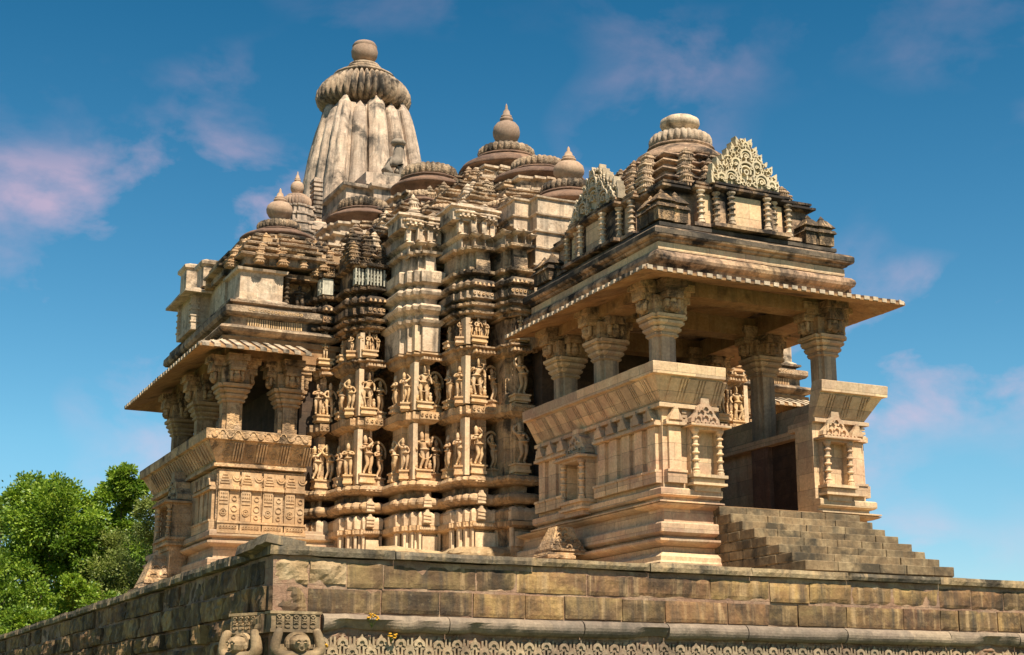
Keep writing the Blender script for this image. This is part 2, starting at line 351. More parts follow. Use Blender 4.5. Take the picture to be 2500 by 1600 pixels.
def kalash(m, cx, cy, z0, r, h, spike=True):
    pr = [(r*.55, z0), (r*.6, z0+.05*h), (r*.45, z0+.08*h), (r*.8, z0+.16*h), (r*.98, z0+.28*h), (r, z0+.36*h), (r*.93, z0+.46*h), (r*.72, z0+.54*h), (r*.42, z0+.585*h)]
    if spike: pr += [(r*.40, z0+.60*h), (r*.48, z0+.62*h), (r*.48, z0+.66*h), (r*.36, z0+.67*h), (r*.4, z0+.69*h), (r*.4, z0+.72*h), (r*.28, z0+.74*h), (r*.24, z0+.82*h), (r*.1, z0+.88*h), (r*.09, z0+.95*h), (r*.01, z0+h)]
    else: pr += [(r*.5, z0+.62*h), (r*.3, z0+.70*h), (r*.01, z0+.72*h)]
    m.lathe(cx, cy, pr, 28)
def dome(parent, x, y, z0, rb, ra, ha, rk=0, hk=0, spike=True, mat=None, bellh=None, bell=True, amat=None, ribs=28):
    """low bell disc, ribbed crown and pot finial; z0 = underside of the bell disc"""
    m = MB(); bh = bellh or rb*.36
    if bell:
        m.lathe(x, y, [(rb*.80, z0-.3), (rb*.84, z0-.02), (rb*.98, z0), (rb, z0+.05), (rb*.93, z0+bh*.38), (rb*.76, z0+bh*.66), (ra*.98, z0+bh*.88), (ra*1.06, z0+bh*.9), (ra*1.04, z0+bh), (ra*.8, z0+bh+.02)], 44)
    else: m.lathe(x, y, [(ra*.8, z0-.3), (ra*.8, z0+bh)], 24)
    zt = z0+bh
    root = m.build('roof_dome', mat or REDD, parent, .02)
    a = amal(x, y, zt, ra, ha, ribs, .13)
    a.lathe(x, y, [(ra*.62, zt+ha*.97), (ra*.6, zt+ha*1.08), (ra*.3, zt+ha*1.14)], 20)
    a.build('ribbed_crown', amat or TANW, root, .015)
    if rk:
        k = MB(); kalash(k, x, y, zt+ha*1.1, rk, hk, spike); k.build('pot_finial', SPK, root, .004)
    return root
SPK = stone('sandstone_finial', (.42, .29, .20), (.36, .25, .18), (.50, .37, .27), block=(9, 9), mortar=0, st_amt=.25, st_lo=.6, streak=.2, bump=.3)

# ------------------------------------------------------------ carved figures (skinned)
def skinfig(pts, edges, rad, root=0):
    me = bpy.data.meshes.new('tmp'); me.from_pydata(pts, edges, []); o = bpy.data.objects.new('tmp', me); COL.objects.link(o)
    sk = o.modifiers.new('s', 'SKIN'); sk.use_smooth_shade = True
    for i, r in enumerate(rad):
        me.skin_vertices[0].data[i].radius = (r[0], r[1]) if isinstance(r, tuple) else (r, r)
    me.skin_vertices[0].data[root].use_root = True
    sb = o.modifiers.new('b', 'SUBSURF'); sb.levels = 1; sb.render_levels = 1
    dg = bpy.context.evaluated_depsgraph_get(); dg.update(); ev = o.evaluated_get(dg); m2 = ev.to_mesh()
    vs = [tuple(v.co) for v in m2.vertices]; fs = [tuple(p.vertices) for p in m2.polygons]
    ev.to_mesh_clear(); bpy.data.objects.remove(o); bpy.data.meshes.remove(me)
    return vs, fs
def figure(kind):
    """unit figure ~1.0 tall facing -Y, feet at z=0"""
    h = {0: .035, 1: -.035, 2: .05, 3: -.02, 4: .0, 5: .045}[kind]
    P = dict(pel=(h, 0, .50), wai=(h*.3, -.01, .58), che=(-h*.5, 0, .68), nek=(-h*.6, 0, .765), hd1=(-h*.7, -.012, .80), hd2=(-h*.7, -.01, .86), cr1=(-h*.7, 0, .92), cr2=(-h*.7, 0, .985),
             lh=(h-.055, 0, .47), lk=(h-.06+h*.6, -.035, .26), la=(-.05, 0, .05), lf=(-.065, -.05, .018),
             rh=(h+.055, 0, .47), rk=(h*.6+.065, -.03, .26), ra=(.06, 0, .05), rf=(.075, -.05, .018),
             ls=(-.10-h*.5, 0, .725), rs=(.10-h*.5, 0, .725))
    arms = {0: [('ls', (-.16, .0, .60), (-.15, -.06, .48)), ('rs', (.17, 0, .61), (.15, -.07, .74)), ('rs', (.2, .03, .72), (.21, .0, .88))],
            1: [('ls', (-.17, 0, .61), (-.14, -.08, .72)), ('rs', (.16, 0, .59), (.14, -.05, .47)), ('ls', (-.2, .03, .74), (-.19, 0, .87))],
            2: [('ls', (-.15, -.02, .62), (-.05, -.09, .66)), ('rs', (.14, .02, .82), (.04, .0, .93))],
            3: [('ls', (-.14, 0, .60), (-.07, -.05, .50)), ('rs', (.16, 0, .62), (.17, -.03, .49))],
            4: [('ls', (-.15, -.03, .63), (-.02, -.11, .64)), ('rs', (.15, -.03, .63), (.02, -.11, .645))],
            5: [('ls', (-.15, .02, .82), (-.05, .0, .95)), ('rs', (.15, 0, .6), (.1, -.06, .5))]}[kind]
    names = list(P); pts = [P[k] for k in names]; ix = {k: i for i, k in enumerate(names)}
    fem = kind in (2, 4, 5)
    rad = dict(pel=(.085 if fem else .075, .06), wai=(.05, .045), che=(.085, .06), nek=.03, hd1=.045, hd2=.052, cr1=.046, cr2=.018, lh=.055, lk=.04, la=.026, lf=.024, rh=.055, rk=.04, ra=.026, rf=.024, ls=.034, rs=.034)
    rr = [rad[k] for k in names]
    E = [('pel','wai'),('wai','che'),('che','nek'),('nek','hd1'),('hd1','hd2'),('hd2','cr1'),('cr1','cr2'),('pel','lh'),('lh','lk'),('lk','la'),('la','lf'),('pel','rh'),('rh','rk'),('rk','ra'),('ra','rf'),('che','ls'),('che','rs')]
    E = [(ix[a], ix[b]) for a, b in E]
    for s_, e, hnd in arms:
        pts += [e, hnd]; rr += [.026, .022]; E += [(ix[s_], len(pts)-2), (len(pts)-2, len(pts)-1)]
    vs, fs = skinfig(pts, E, rr)
    m = MB(); m.add(vs, fs, True)
    # ornaments: belt, garland, necklace, side attendants
    m.lathe(h, 0, [(.07, .50), (.098, .515), (.098, .535), (.07, .55)], 14)
    m.lathe(-h*.6, -.01, [(.04, .74), (.07, .742), (.06, .758), (.04, .76)], 12)
    if fem:
        for sx in (-.04, .04): m.lathe(-h*.4+sx, -.06, [(.012, .64), (.036, .655), (.04, .675), (.03, .70), (.01, .715)], 10)
    if kind in (0, 1, 3):
        m.ring((h, -.06, .40), (1, 0, 0), (0, 0, 1), .13, .02, (0, .03, 0), PI, 2*PI, 10)
        for sx in (-.15, .15):
            m.lathe(sx, .0, [(.02, .02), (.05, .06), (.035, .12), (.045, .16), (.02, .19), (.032, .21), (.03, .245), (.008, .27)], 9)
    return m
FIG = [figure(k) for k in range(6)]
def put_fig(mb, k, x, y, z, h, rot=0, sx=1.0, lean=0):
    f = FIG[k]; c, s_ = math.cos(rot), math.sin(rot); h *= .96
    vs = []
    for a, b, d in f.v:
        a *= h*sx*1.18; b *= h*1.3; d *= h
        vs.append((x+a*c-b*s_, y+a*s_+b*c, z+d))
    mb.add(vs, f.f, True)

# ------------------------------------------------------------ the temple
T = thing('stone_temple', 'carved tan sandstone temple with pillared porch and ribbed spire on its platform', 'temple', (AX, 38, 4.6))

def pilaster_row(b, axis, fixed, a0, a1, n, z0, z1, wd=.36, proud=.09, skip=()):
    """row of pilasters with pedestals and small gable caps; axis 'x': wall faces -Y at y=fixed; 'y': wall faces -X at x=fixed"""
    pitch = (a1-a0)/n
    for i in range(n):
        if i in skip: continue
        c = a0+(i+.5)*pitch
        def bx(h, p, q0, q1, fr=0):
            if axis == 'x': (b.frustum if fr else b.box)(*( (c-h, c+h, fixed-p, fixed+.05, q0, q1)+((fr,) if fr else ()) ))
            else: (b.frustum if fr else b.box)(*( (fixed-p, fixed+.05, c-h, c+h, q0, q1)+((fr,) if fr else ()) ))
        h = wd/2
        bx(h, proud, z0, z1)
        bx(pitch*.47, proud+.07, z0-.32, z0-.03)
        bx(pitch*.48, proud+.10, z0-.06, z0-.0)
        bx(pitch*.5, proud+.10, z1, z1+.07)
        bx(pitch*.47, proud+.05, z1+.07, z1+.13)
        # gable
        t = .10+proud
        tri = [(-h*1.15, 0), (h*1.15, 0), (h*.85, .12), (h*.5, .2), (h*.2, .34), (-h*.2, .34), (-h*.5, .2), (-h*.85, .12)]
        if axis == 'x': b.prism(tri, (c, fixed-t, z1+.13), (1, 0, 0), (0, 0, 1), (0, t, 0))
        else: b.prism(tri, (fixed-t, c, z1+.13), (0, 1, 0), (0, 0, 1), (t, 0, 0))
        # stacked bars between caps
        c2 = c+pitch/2
        for k in range(3):
            q = z1+.10+k*.11; e = pitch*.14-k*.01
            if axis == 'x': b.box(c2-e, c2+e, fixed-.10+k*.01, fixed+.05, q, q+.07)
            else: b.box(fixed-.10+k*.01, fixed+.05, c2-e, c2+e, q, q+.07)
def colonette(b, x, y, z0, z1, r=.07):
    h = z1-z0; pr = [(r*1.5, z0), (r*1.5, z0+.06*h), (r*1.1, z0+.08*h), (r*1.35, z0+.12*h), (r, z0+.15*h)]
    for t in (.3, .47, .64, .81):
        pr += [(r*.85, z0+(t-.02)*h), (r*1.45, z0+t*h), (r*1.45, z0+(t+.025)*h), (r*.85, z0+(t+.045)*h)]
    pr += [(r*.9, z0+.9*h), (r*1.5, z0+.95*h), (r*1.6, z1)]
    b.lathe(x, y, pr, 12, smooth=False)
def niche(b, axis, fixed, c, hw, z0, z1, dep=.32, gable=.8):
    """projecting niche: plinth, two colonettes, canopy with scallops, gable block"""
    f = fixed
    def bx(a0, a1, p0, p1, q0, q1):
        if axis == 'x': b.box(a0, a1, f-p1, f-p0, q0, q1)
        else: b.box(f-p1, f-p0, a0, a1, q0, q1)
    def col(a, p):
        if axis == 'x': colonette(b, a, f-p, z0, z1, .065)
        else: colonette(b, f-p, a, z0, z1, .065)
    bx(c-hw-.06, c+hw+.06, 0, dep+.04, z0-.08, z0); bx(c-hw, c+hw, 0, dep-.04, z0-.2, z0-.08); bx(c-hw-.05, c+hw+.05, 0, dep+.02, z0-.26, z0-.2); bx(c-hw+.08, c+hw-.08, 0, dep-.1, z0-.4, z0-.26)
    bx(c-hw+.0, c-hw+.12, 0, dep-.16, z0, z1); bx(c+hw-.12, c+hw, 0, dep-.16, z0, z1)
    col(c-hw+.09, dep-.07); col(c+hw-.09, dep-.07)
    bx(c-hw, c+hw, 0, dep, z1, z1+.07)
    sec = [(-.02, z1+.07), (.12, z1+.07), (.12, z1+.11), (-.02, z1+.2)]
    if axis == 'x': path = [(c-hw, f+.1), (c-hw, f-dep), (c+hw, f-dep), (c+hw, f+.1)]
    else: path = [(f+.1, c+hw), (f-dep, c+hw), (f-dep, c-hw), (f+.1, c-hw)]
    b.sweep(path, [(-.25, z1+.07), (.14, z1+.07), (.14, z1+.12), (-.25, z1+.24)], .6)
    k = int(2*hw/.11)
    for i in range(k+1):
        a = c-hw+i*2*hw/k; bx(a-.035, a+.035, dep+.0, dep+.12, z1+.13, z1+.17)
    if gable:
        z = z1+.2
        poly = [(-hw*.95, 0), (hw*.95, 0), (hw*.9, gable*.18), (hw*.62, gable*.4), (hw*.55, gable*.62), (hw*.3, gable*.75), (hw*.26, gable), (-hw*.26, gable), (-hw*.3, gable*.75), (-hw*.55, gable*.62), (-hw*.62, gable*.4), (-hw*.9, gable*.18)]
        if axis == 'x':
            b.prism(poly, (c, f-dep*.62, z), (1, 0, 0), (0, 0, 1), (0, dep*.62, 0)); u = (1, 0, 0); t = (0, -.05, 0); o = lambda a, q: (c+a, f-dep*.62, z+q)
        else:
            b.prism(poly, (f-dep*.62, c, z), (0, 1, 0), (0, 0, 1), (dep*.62, 0, 0)); u = (0, 1, 0); t = (-.05, 0, 0); o = lambda a, q: (f-dep*.62, c+a, z+q)
        for a, q in ((-hw*.5, .14*gable), (hw*.5, .14*gable), (0, .2*gable), (0, .55*gable), (-hw*.28, .4*gable), (hw*.28, .4*gable)):
            b.ring(o(a, q), u, (0, 0, 1), .075, .035, t, 0, PI, 7)
def base_prof():
    return [(.34, 4.55), (.34, 5.05), (.30, 5.10), (.30, 5.20), (.16, 5.30), (.02, 5.32), (.02, 5.46), (.10, 5.48), (.26, 5.54), (.30, 5.58), (.30, 5.63), (.06, 5.66), (.04, 5.72),
            (.12, 5.74), (.22, 5.80), (.22, 6.0), (.19, 6.04), (.02, 6.06), (.0, 6.38), (.1, 6.40), (.22, 6.44), (.27, 6.48), (.27, 6.54), (.05, 6.58), (.05, 6.64), (.14, 6.66), (.2, 6.70), (.2, 6.84), (.16, 6.87), (.0, 6.89), (0, 6.98)]
FLARE = [(-.12, 8.86), (.14, 8.86), (.14, 8.95), (.05, 8.98), (.40, 9.58), (.50, 9.60), (.52, 9.88), (.48, 9.90), (.10, 9.90), (-.12, 9.2)]
def flare_plates(b, path_a, path_b, nrm, groups, seglen):
    """shallow plates laid on the sloping seat back, with slits left open between them"""
    a = Vector(path_a); c = Vector(path_b); d = (c-a); Ln = d.length; d.normalize(); n = Vector(nrm)
    pitch = Ln/groups; o0, z0, o1, z1 = .058, 9.04, .385, 9.55
    th = .035
    def plate(s0, s1):
        p = []
        for s_, (o, z) in ((s0, (o0, z0)), (s1, (o0, z0)), (s1, (o1, z1)), (s0, (o1, z1))):
            q = a+d*s_+n*o; p.append(Vector((q.x, q.y, z)))
        e = Vector((n.x*.87, n.y*.87, -.5))*th
        p2 = [x+e for x in p]
        b.add(p+p2, [(0,1,2,3),(7,6,5,4),(0,4,5,1),(1,5,6,2),(2,6,7,3),(3,7,4,0)])
    for g in range(groups):
        s0 = g*pitch; w_ = pitch; gw = .03
        cuts = [0, .60, .60+.09, .60+.18, .60+.27]
        plate(s0+.01, s0+w_*.58)
        for k in range(3):
            x0 = s0+w_*.58+.04+k*.085; plate(x0, x0+.042)
        plate(s0+w_*.58+.04+3*.085, s0+w_-.0)

# ---- porch base, floor and parapets
PB = [(18.85, 38.9), (18.85, 31.0), (24.95, 31.0), (24.95, 38.9)]
BPR = base_prof()
b = MB(); b.mould(PB, [q for q in BPR if q[1] < 6.5]+[(.1, 6.5)], .55)
BTOP = [(-.75, 6.49), (.2, 6.49), (.27, 6.51), (.27, 6.54), (.05, 6.58), (.05, 6.64), (.14, 6.66), (.2, 6.70), (.2, 6.84), (.16, 6.87), (.0, 6.89), (0, 6.98), (-.75, 6.98)]
b.sweep([(18.85, 37.75), (18.85, 31.0), (20.42, 31.0)], BTOP, .5); b.sweep([(23.35, 31.0), (24.95, 31.0), (24.95, 38.8)], BTOP, .5)
base = b.build('porch_base', PINK, T, .010)
def parapet(path, name, rows, niches, plates, right=False):
    b = MB()
    b.sweep(path, [(-.75, 6.9), (0, 6.9), (0, 8.9), (-.75, 8.9)], .6)
    b.sweep(path, FLARE, .45)
    for r_ in rows: pilaster_row(b, *r_)
    for q in plates: flare_plates(b, *q)
    for i in range(11 if right else 0):
        y = 31.3+i*.68; b.box(24.9, 25.06, y-.19, y+.19, 7.3, 8.44); b.box(24.9, 25.12, y-.3, y+.3, 7.0, 7.3); b.box(24.9, 25.12, y-.32, y+.32, 8.44, 8.58); b.frustum(24.8, 25.12, y-.2, y+.2, 8.58, 8.85, .08)
    o = b.build(name, PINK, T, .008)
    for q in niches:
        m = MB(); niche(m, *q); m.build('niche', PINK, o, .005)
    m = MB(); m.sweep(path, [(-1.05, 8.72), (-.15, 8.72), (-.15, 8.93), (-1.05, 8.93)], .8); m.build('seat_slab', PINK, o, .006)
    return o
parapet([(18.85, 37.75), (18.85, 31.0), (20.42, 31.0)], 'parapet',
        [('y', 18.85, 31.05, 34.25, 5, 7.32, 8.42, .38), ('y', 18.85, 35.75, 37.7, 3, 7.32, 8.42, .38), ('x', 31.0, 18.87, 19.45, 1, 7.32, 8.42, .34)],
        [('x', 31.0, 19.98, .44, 7.22, 8.32, .34, .62), ('y', 18.85, 35.0, .6, 7.02, 8.05, .45, .7)],
        [((18.85, 37.7), (18.85, 31.1), (-1, 0), 11, 0), ((18.9, 31.0), (20.42, 31.0), (0, -1), 3, 0)])
rp = parapet([(23.35, 31.0), (24.95, 31.0), (24.95, 38.8)], 'parapet',
        [('x', 31.0, 24.4, 24.93, 1, 7.32, 8.42, .34)],
        [('x', 31.0, 23.95, .44, 7.22, 8.32, .34, .62)],
        [((23.35, 31.0), (24.9, 31.0), (0, -1), 3, 0)], True)
# low walls inside, under the seats
for a in ((19.5, 19.75, 31.9, 37.7), (24.15, 24.35, 31.9, 33.9)):
    b = MB(); b.box(*a, 6.5, 8.72); b.build('inner_seat_wall', SHADE, T, .01)
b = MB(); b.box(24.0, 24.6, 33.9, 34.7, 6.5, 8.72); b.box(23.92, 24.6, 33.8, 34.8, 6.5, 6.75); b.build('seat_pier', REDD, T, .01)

# ---- pillars
def pillar_mesh(z0, ztop=12.30, s=.40):
    """cross-shaped shaft, flared ring capital, dwarf-bearing bracket, abacus; centre at 0,0"""
    def cross(a, c): return [(-a, -c), (-c, -c), (-c, -a), (c, -a), (c, -c), (a, -c), (a, c), (c, c), (c, a), (-c, a), (-c, c), (-a, c)]
    b = MB(); b.mould(cross(s, s*.62), [(.06, z0), (.06, z0+.1), (0, z0+.14), (0, 10.86)], 2)
    sh = b
    c = MB(); c.mould(cross(s, s*.62), [(0, 10.86), (.06, 10.9), (.06, 10.95), (.03, 10.97), (.11, 11.04), (.12, 11.1), (.07, 11.12), (.17, 11.2), (.18, 11.26), (.12, 11.28), (.22, 11.33), (.23, 11.42), (.1, 11.44)], 2)
    c2 = MB()
    for dx, dy in ((1, 0), (-1, 0), (0, 1), (0, -1)):
        # curled bracket with a crouching bearer
        if dx: c2.box(dx*.1, dx*.50, -.2, .2, 11.46, 11.86); c2.frustum(min(dx*.1, dx*.72), max(dx*.1, dx*.72), -.24, .24, 11.80, 11.98, 0)
        else: c2.box(-.2, .2, dy*.1, dy*.50, 11.46, 11.86); c2.box(-.24, .24, dy*.1, dy*.72, 11.80, 11.98)
        cx, cy = dx*.58, dy*.58
        for (ox, oz, r) in ((0, 11.74, .105), (0, 11.60, .14)):
            c2.lathe(cx, cy, [(r*.3, oz-r), (r*.85, oz-r*.5), (r, oz), (r*.85, oz+r*.5), (r*.3, oz+r)], 10)
        for sgn in (-1, 1):
            ex, ey = (cx, sgn*.17) if dx else (sgn*.17, cy)
            c2.lathe(ex, ey, [(.03, 11.5), (.07, 11.56), (.055, 11.66), (.075, 11.76), (.03, 11.82)], 8)
    c2.box(-.42, .42, -.42, .42, 11.44, 11.9)
    c2.box(-.70, .70, -.31, .31, 11.98, 12.10); c2.box(-.29, .29, -.70, .70, 11.981, 12.101)
    c2.box(-.80, .80, -.36, .36, 12.10, ztop); c2.box(-.34, .34, -.80, .80, 12.101, ztop-.002)
    return sh, c, c2
def pillar_set(spots, z0, mats, parent=T, s=.29):
    sh, c, c2 = pillar_mesh(z0, s=s)
    a = sh.build('pillar', mats[0], None, .006); k = c.build('ring_capital', mats[1], None, .004); q = c2.build('bracket_capital', mats[2], None, .012)
    k.parent = a; q.parent = a
    first = True
    for x, y, dz in spots:
        if first: A = a; first = False
        else:
            A = a.copy(); COL.objects.link(A)
            for ch in (k, q): c3 = ch.copy(); COL.objects.link(c3); c3.parent = A
        A.parent = parent; wchild(A, (x, y, dz), parent)
SHAFT = stone('sandstone_shaft_grey', (.50, .37, .25), (.56, .40, .26), (.38, .28, .20), block=(.24, 9), mortar=.5, st_amt=.4, streak=.5, bump=.5)
pillar_set([(19.5, 31.95, 0), (19.5, 34.9, 0), (19.5, 37.3, 0), (24.55, 31.95, 0), (24.55, 34.8, 0), (24.55, 37.7, 0)], 8.93, (SHAFT, PINK, TANC))

# ---- beams, ceiling, eave
def eave(path, z_in, z_out, w_in, w_out, name, mat=TAN, pitch=.30, closed=False, rib=True, parent=T, ribmat=None):
    b = MB()
    b.sweep(path, [(w_in, z_in-.02), (w_out-.05, z_out-.06), (w_out, z_out-.06), (w_out, z_out), (w_in, z_in+.16)], .5)
    o = b.build(name, mat, parent, .012)
    if rib:
        r = MB()
        for i in range(len(path)-1):
            a = Vector(path[i]); c = Vector(path[i+1]); d = (c-a).normalized(); n = Vector((d.y, -d.x))
            # extend to mitred corners
            ext0 = w_out if i > 0 else 0; ext1 = w_out if i < len(path)-2 else 0
            Ln = (c-a).length+ext0+ext1; k = int(Ln/pitch)
            for j in range(k+1):
                s_ = -ext0+Ln*(j+.5)/(k+1); q = a+d*s_
                lim = w_in
                if s_ < 0: lim = max(w_in, -s_)
                if s_ > (c-a).length: lim = max(w_in, s_-(c-a).length)
                if lim > w_out-.05: continue
                hw = pitch*.29*random.uniform(.85, 1.05); jz = random.uniform(-.008, .012)
                zi = z_out+(z_in+.14-z_out)*(w_out-lim)/(w_out-w_in)
                p = []
                for (o_, z, t) in ((lim, zi, 0), (w_out+.03, z_out-.05+jz, 0), (w_out+.03, z_out+.05+jz, 0), (lim, zi+.07, 0)):
                    p.append((o_, z))
                A = [q-d*hw+n*o_ for o_, z in p]; B = [q+d*hw+n*o_ for o_, z in p]
                vs = [(v.x, v.y, p[i2][1]) for i2, v in enumerate(A)]+[(v.x, v.y, p[i2][1]) for i2, v in enumerate(B)]
                r.add(vs, [(0,1,2,3),(7,6,5,4),(0,4,5,1),(1,5,6,2),(2,6,7,3),(3,7,4,0)])
        r.build('eave_ribs', ribmat or KUMB, o, .004)
    return o
b = MB()
zb0, zb1 = 12.02, 12.62
b.box(19.1, 24.95, 31.65, 32.25, zb0, zb1)
b.box(19.1, 19.8, 32.25, 38.9, zb0+.003, zb1); b.box(24.2, 24.95, 32.25, 38.9, zb0+.003, zb1)
b.box(19.8, 24.2, 34.55, 35.1, zb0-.02, zb1); b.box(19.8, 24.2, 37.5, 38.0, zb0-.02, zb1)
for i in range(3): b.box(20.2+i*.25, 23.8-i*.25, 32.3+i*.2, 34.5-i*.2, 12.5+i*.04, 12.6+i*.04)
beams = b.build('porch_beams', EAVE, T, .008)
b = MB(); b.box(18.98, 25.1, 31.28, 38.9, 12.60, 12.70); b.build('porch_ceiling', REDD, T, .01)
PE = [(18.9, 38.3), (18.9, 31.15), (25.2, 31.15), (25.2, 39.0)]
eave(PE, 12.36, 12.17, -.3, .87, 'porch_eave', EAVE, .29)

# ---- porch roof
RP = [(18.9, 38.5), (18.9, 31.1), (24.9, 31.1), (24.9, 38.9)]
b = MB(); b.mould(RP, [(-.1, 12.55), (-.05, 12.62), (.02, 12.64), (.10, 12.70), (.13, 12.78), (.11, 12.87), (.04, 12.93), (-.08, 12.95), (-.10, 12.97), (-.10, 13.22), (-.02, 13.25), (.0, 13.30), (.10, 13.33), (.12, 13.37), (.12, 13.52), (.06, 13.56), (-.28, 13.62),
        (-.28, 13.68), (-.22, 13.72), (-.24, 13.80), (-.42, 13.83), (-.42, 13.90)], .5)
PR = b.build('porch_roof', ROOF, T, .014)
b = MB(); b.mould(RP, [(-.13, 13.0), (-.075, 13.0), (-.075, 13.20), (-.13, 13.20)], 1.1); b.build('frieze_band', PINK, PR, .004)
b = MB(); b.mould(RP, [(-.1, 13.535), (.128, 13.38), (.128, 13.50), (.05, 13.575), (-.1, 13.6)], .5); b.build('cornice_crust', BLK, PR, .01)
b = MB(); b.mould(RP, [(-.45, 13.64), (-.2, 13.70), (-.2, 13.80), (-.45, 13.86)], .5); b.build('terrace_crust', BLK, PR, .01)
# niche storey
cx0, cy0 = 21.9, 34.9
def stepped(cx, cy, hx, hy, st):
    """square with projecting centre panels: st = list of (half width fraction, projection)"""
    L_ = []
    # going CCW starting front-left corner (-hx,-hy)
    def side(h, sgn):  # returns (along, out) list from -h to +h
        pts = [(-h, 0)]
        for f, p in st: pts += [(-h*f, pts[-1][1]), (-h*f, p)]
        mid = pts[:]; pts2 = [(-a, o) for a, o in reversed(mid)]
        return mid+pts2
    out = []
    for a, o in side(hx, 1)[:-1]: out.append((cx+a, cy-hy-o))
    for a, o in side(hy, 1)[:-1]: out.append((cx+hx+o, cy+a))
    for a, o in side(hx, 1)[:-1]: out.append((cx-a, cy+hy+o))
    for a, o in side(hy, 1)[:-1]: out.append((cx-hx-o, cy-a))
    return out
SN = stepped(cx0, cy0, 2.25, 3.05, [(.62, .22), (.40, .42)])
b = MB(); b.mould(SN, [(.3, 13.86), (.3, 13.95), (.18, 13.98), (.02, 14.0), (.0, 14.9), (.12, 14.92), (.2, 14.96), (.2, 15.02), (.05, 15.05), (.12, 15.1), (.12, 15.16), (-.1, 15.2)], .6)
b.build('niche_storey', ROOF, PR, .01)
b = MB(); b2 = MB()
def nwin(axis, fixed, c, hw, z0, z1):
    b2.mark()
    for sgn in (-1, 1):
        b.mark()
        if axis == 'x': colonette(b, c+sgn*(hw+.02), fixed-.14, z0, z1, .075)
        else: colonette(b, fixed-.14, c+sgn*(hw+.02), z0, z1, .075)
    if axis == 'x': b2.box(c-hw+.12, c+hw-.12, fixed-.035, fixed+.02, z0+.05, z1-.05)
    else: b2.box(fixed-.035, fixed+.02, c-hw+.12, c+hw-.12, z0+.05, z1-.05)
yF = cy0-3.05; xL = cx0-2.25
nwin('x', yF-.42, cx0, .55, 14.0, 14.9); nwin('x', yF-.22, cx0-1.15, .22, 14.0, 14.9); nwin('x', yF-.22, cx0+1.15, .22, 14.0, 14.9)
nwin('y', xL-.42, cy0, .62, 14.0, 14.9); nwin('y', xL-.22, cy0-1.55, .3, 14.0, 14.9); nwin('y', xL-.22, cy0+1.55, .3, 14.0, 14.9)
# dentils under the cornice
b.build_each('colonette', PALE, PR, .003); b = MB()
for i in range(26):
    x = cx0-.98+i*.078
    if x < cx0+.98: b.box(x-.02, x+.02, yF-.42-.2, yF-.42-.05, 14.86, 14.92)
for i in range(34):
    y = cy0-1.3+i*.078; b.box(xL-.42-.2, xL-.42-.05, y-.02, y+.02, 14.86, 14.92)
b2.build_each('niche_panel', PINK, PR, 0)
# corner shrines on the terrace
b = MB()
for x, y in ((19.3, 31.5), (19.75, 31.55), (24.4, 31.55), (24.0, 31.6), (19.35, 32.1), (19.3, 38.2), (19.3, 37.7), (24.45, 32.1)):
    b.mark(); b.box(x-.24, x+.24, y-.24, y+.24, 13.86, 14.2); b.frustum(x-.3, x+.3, y-.3, y+.3, 14.2, 14.3, .04); b.box(x-.2, x+.2, y-.2, y+.2, 14.3, 14.38); b.frustum(x-.28, x+.28, y-.28, y+.28, 14.38, 14.62, .18)
    b.lathe(x, y, [(.05, 14.6), (.1, 14.64), (.06, 14.7), (.01, 14.76)], 8)
b.build_each('corner_shrine', TANC, PR, .012)
# upper stepped roof
b = MB(); z = 15.18; kk = MB()
for i, (hx, hy) in enumerate(((2.15, 2.75), (2.0, 2.4), (1.8, 2.1), (1.55, 1.75))):
    P = stepped(cx0, cy0-.1, hx-.12, hy-.12, [(.6, .12), (.35, .24)])
    b.mould(P, [(-.1, z), (-.1, z+.22), (.0, z+.25), (.03, z+.28), (.0, z+.33), (-.1, z+.36)], .5)
    n = 6-i
    for j in range(n):
        t = -1+2*(j+.5)/n
        mini_spire(kk, cx0+t*hx*.86, cy0-.1-hy-.12, z-.1, .42+.1*(j == n//2), .52, 2)
    for j in range(n+1):
        t = -1+2*(j+.5)/(n+1)
        mini_spire(kk, cx0-hx-.12, cy0-.1+t*hy*.86, z-.1, .42, .52, 2)
    z += .36
b.build('stepped_roof', ROOF, PR, .014, extra=[(kk, TANW)])
dome(T, cx0, cy0-.3, 16.72, 1.42, .92, .42, mat=ROOF, bellh=.60, amat=PALE)
b = MB(); b.lathe(cx0, cy0-.3, [(.4, 17.7), (.36, 17.92), (.52, 17.98), (.58, 18.1), (.56, 18.22), (.44, 18.30), (.1, 18.32)], 28); b.build('crown_cap', PALE, T, .006)

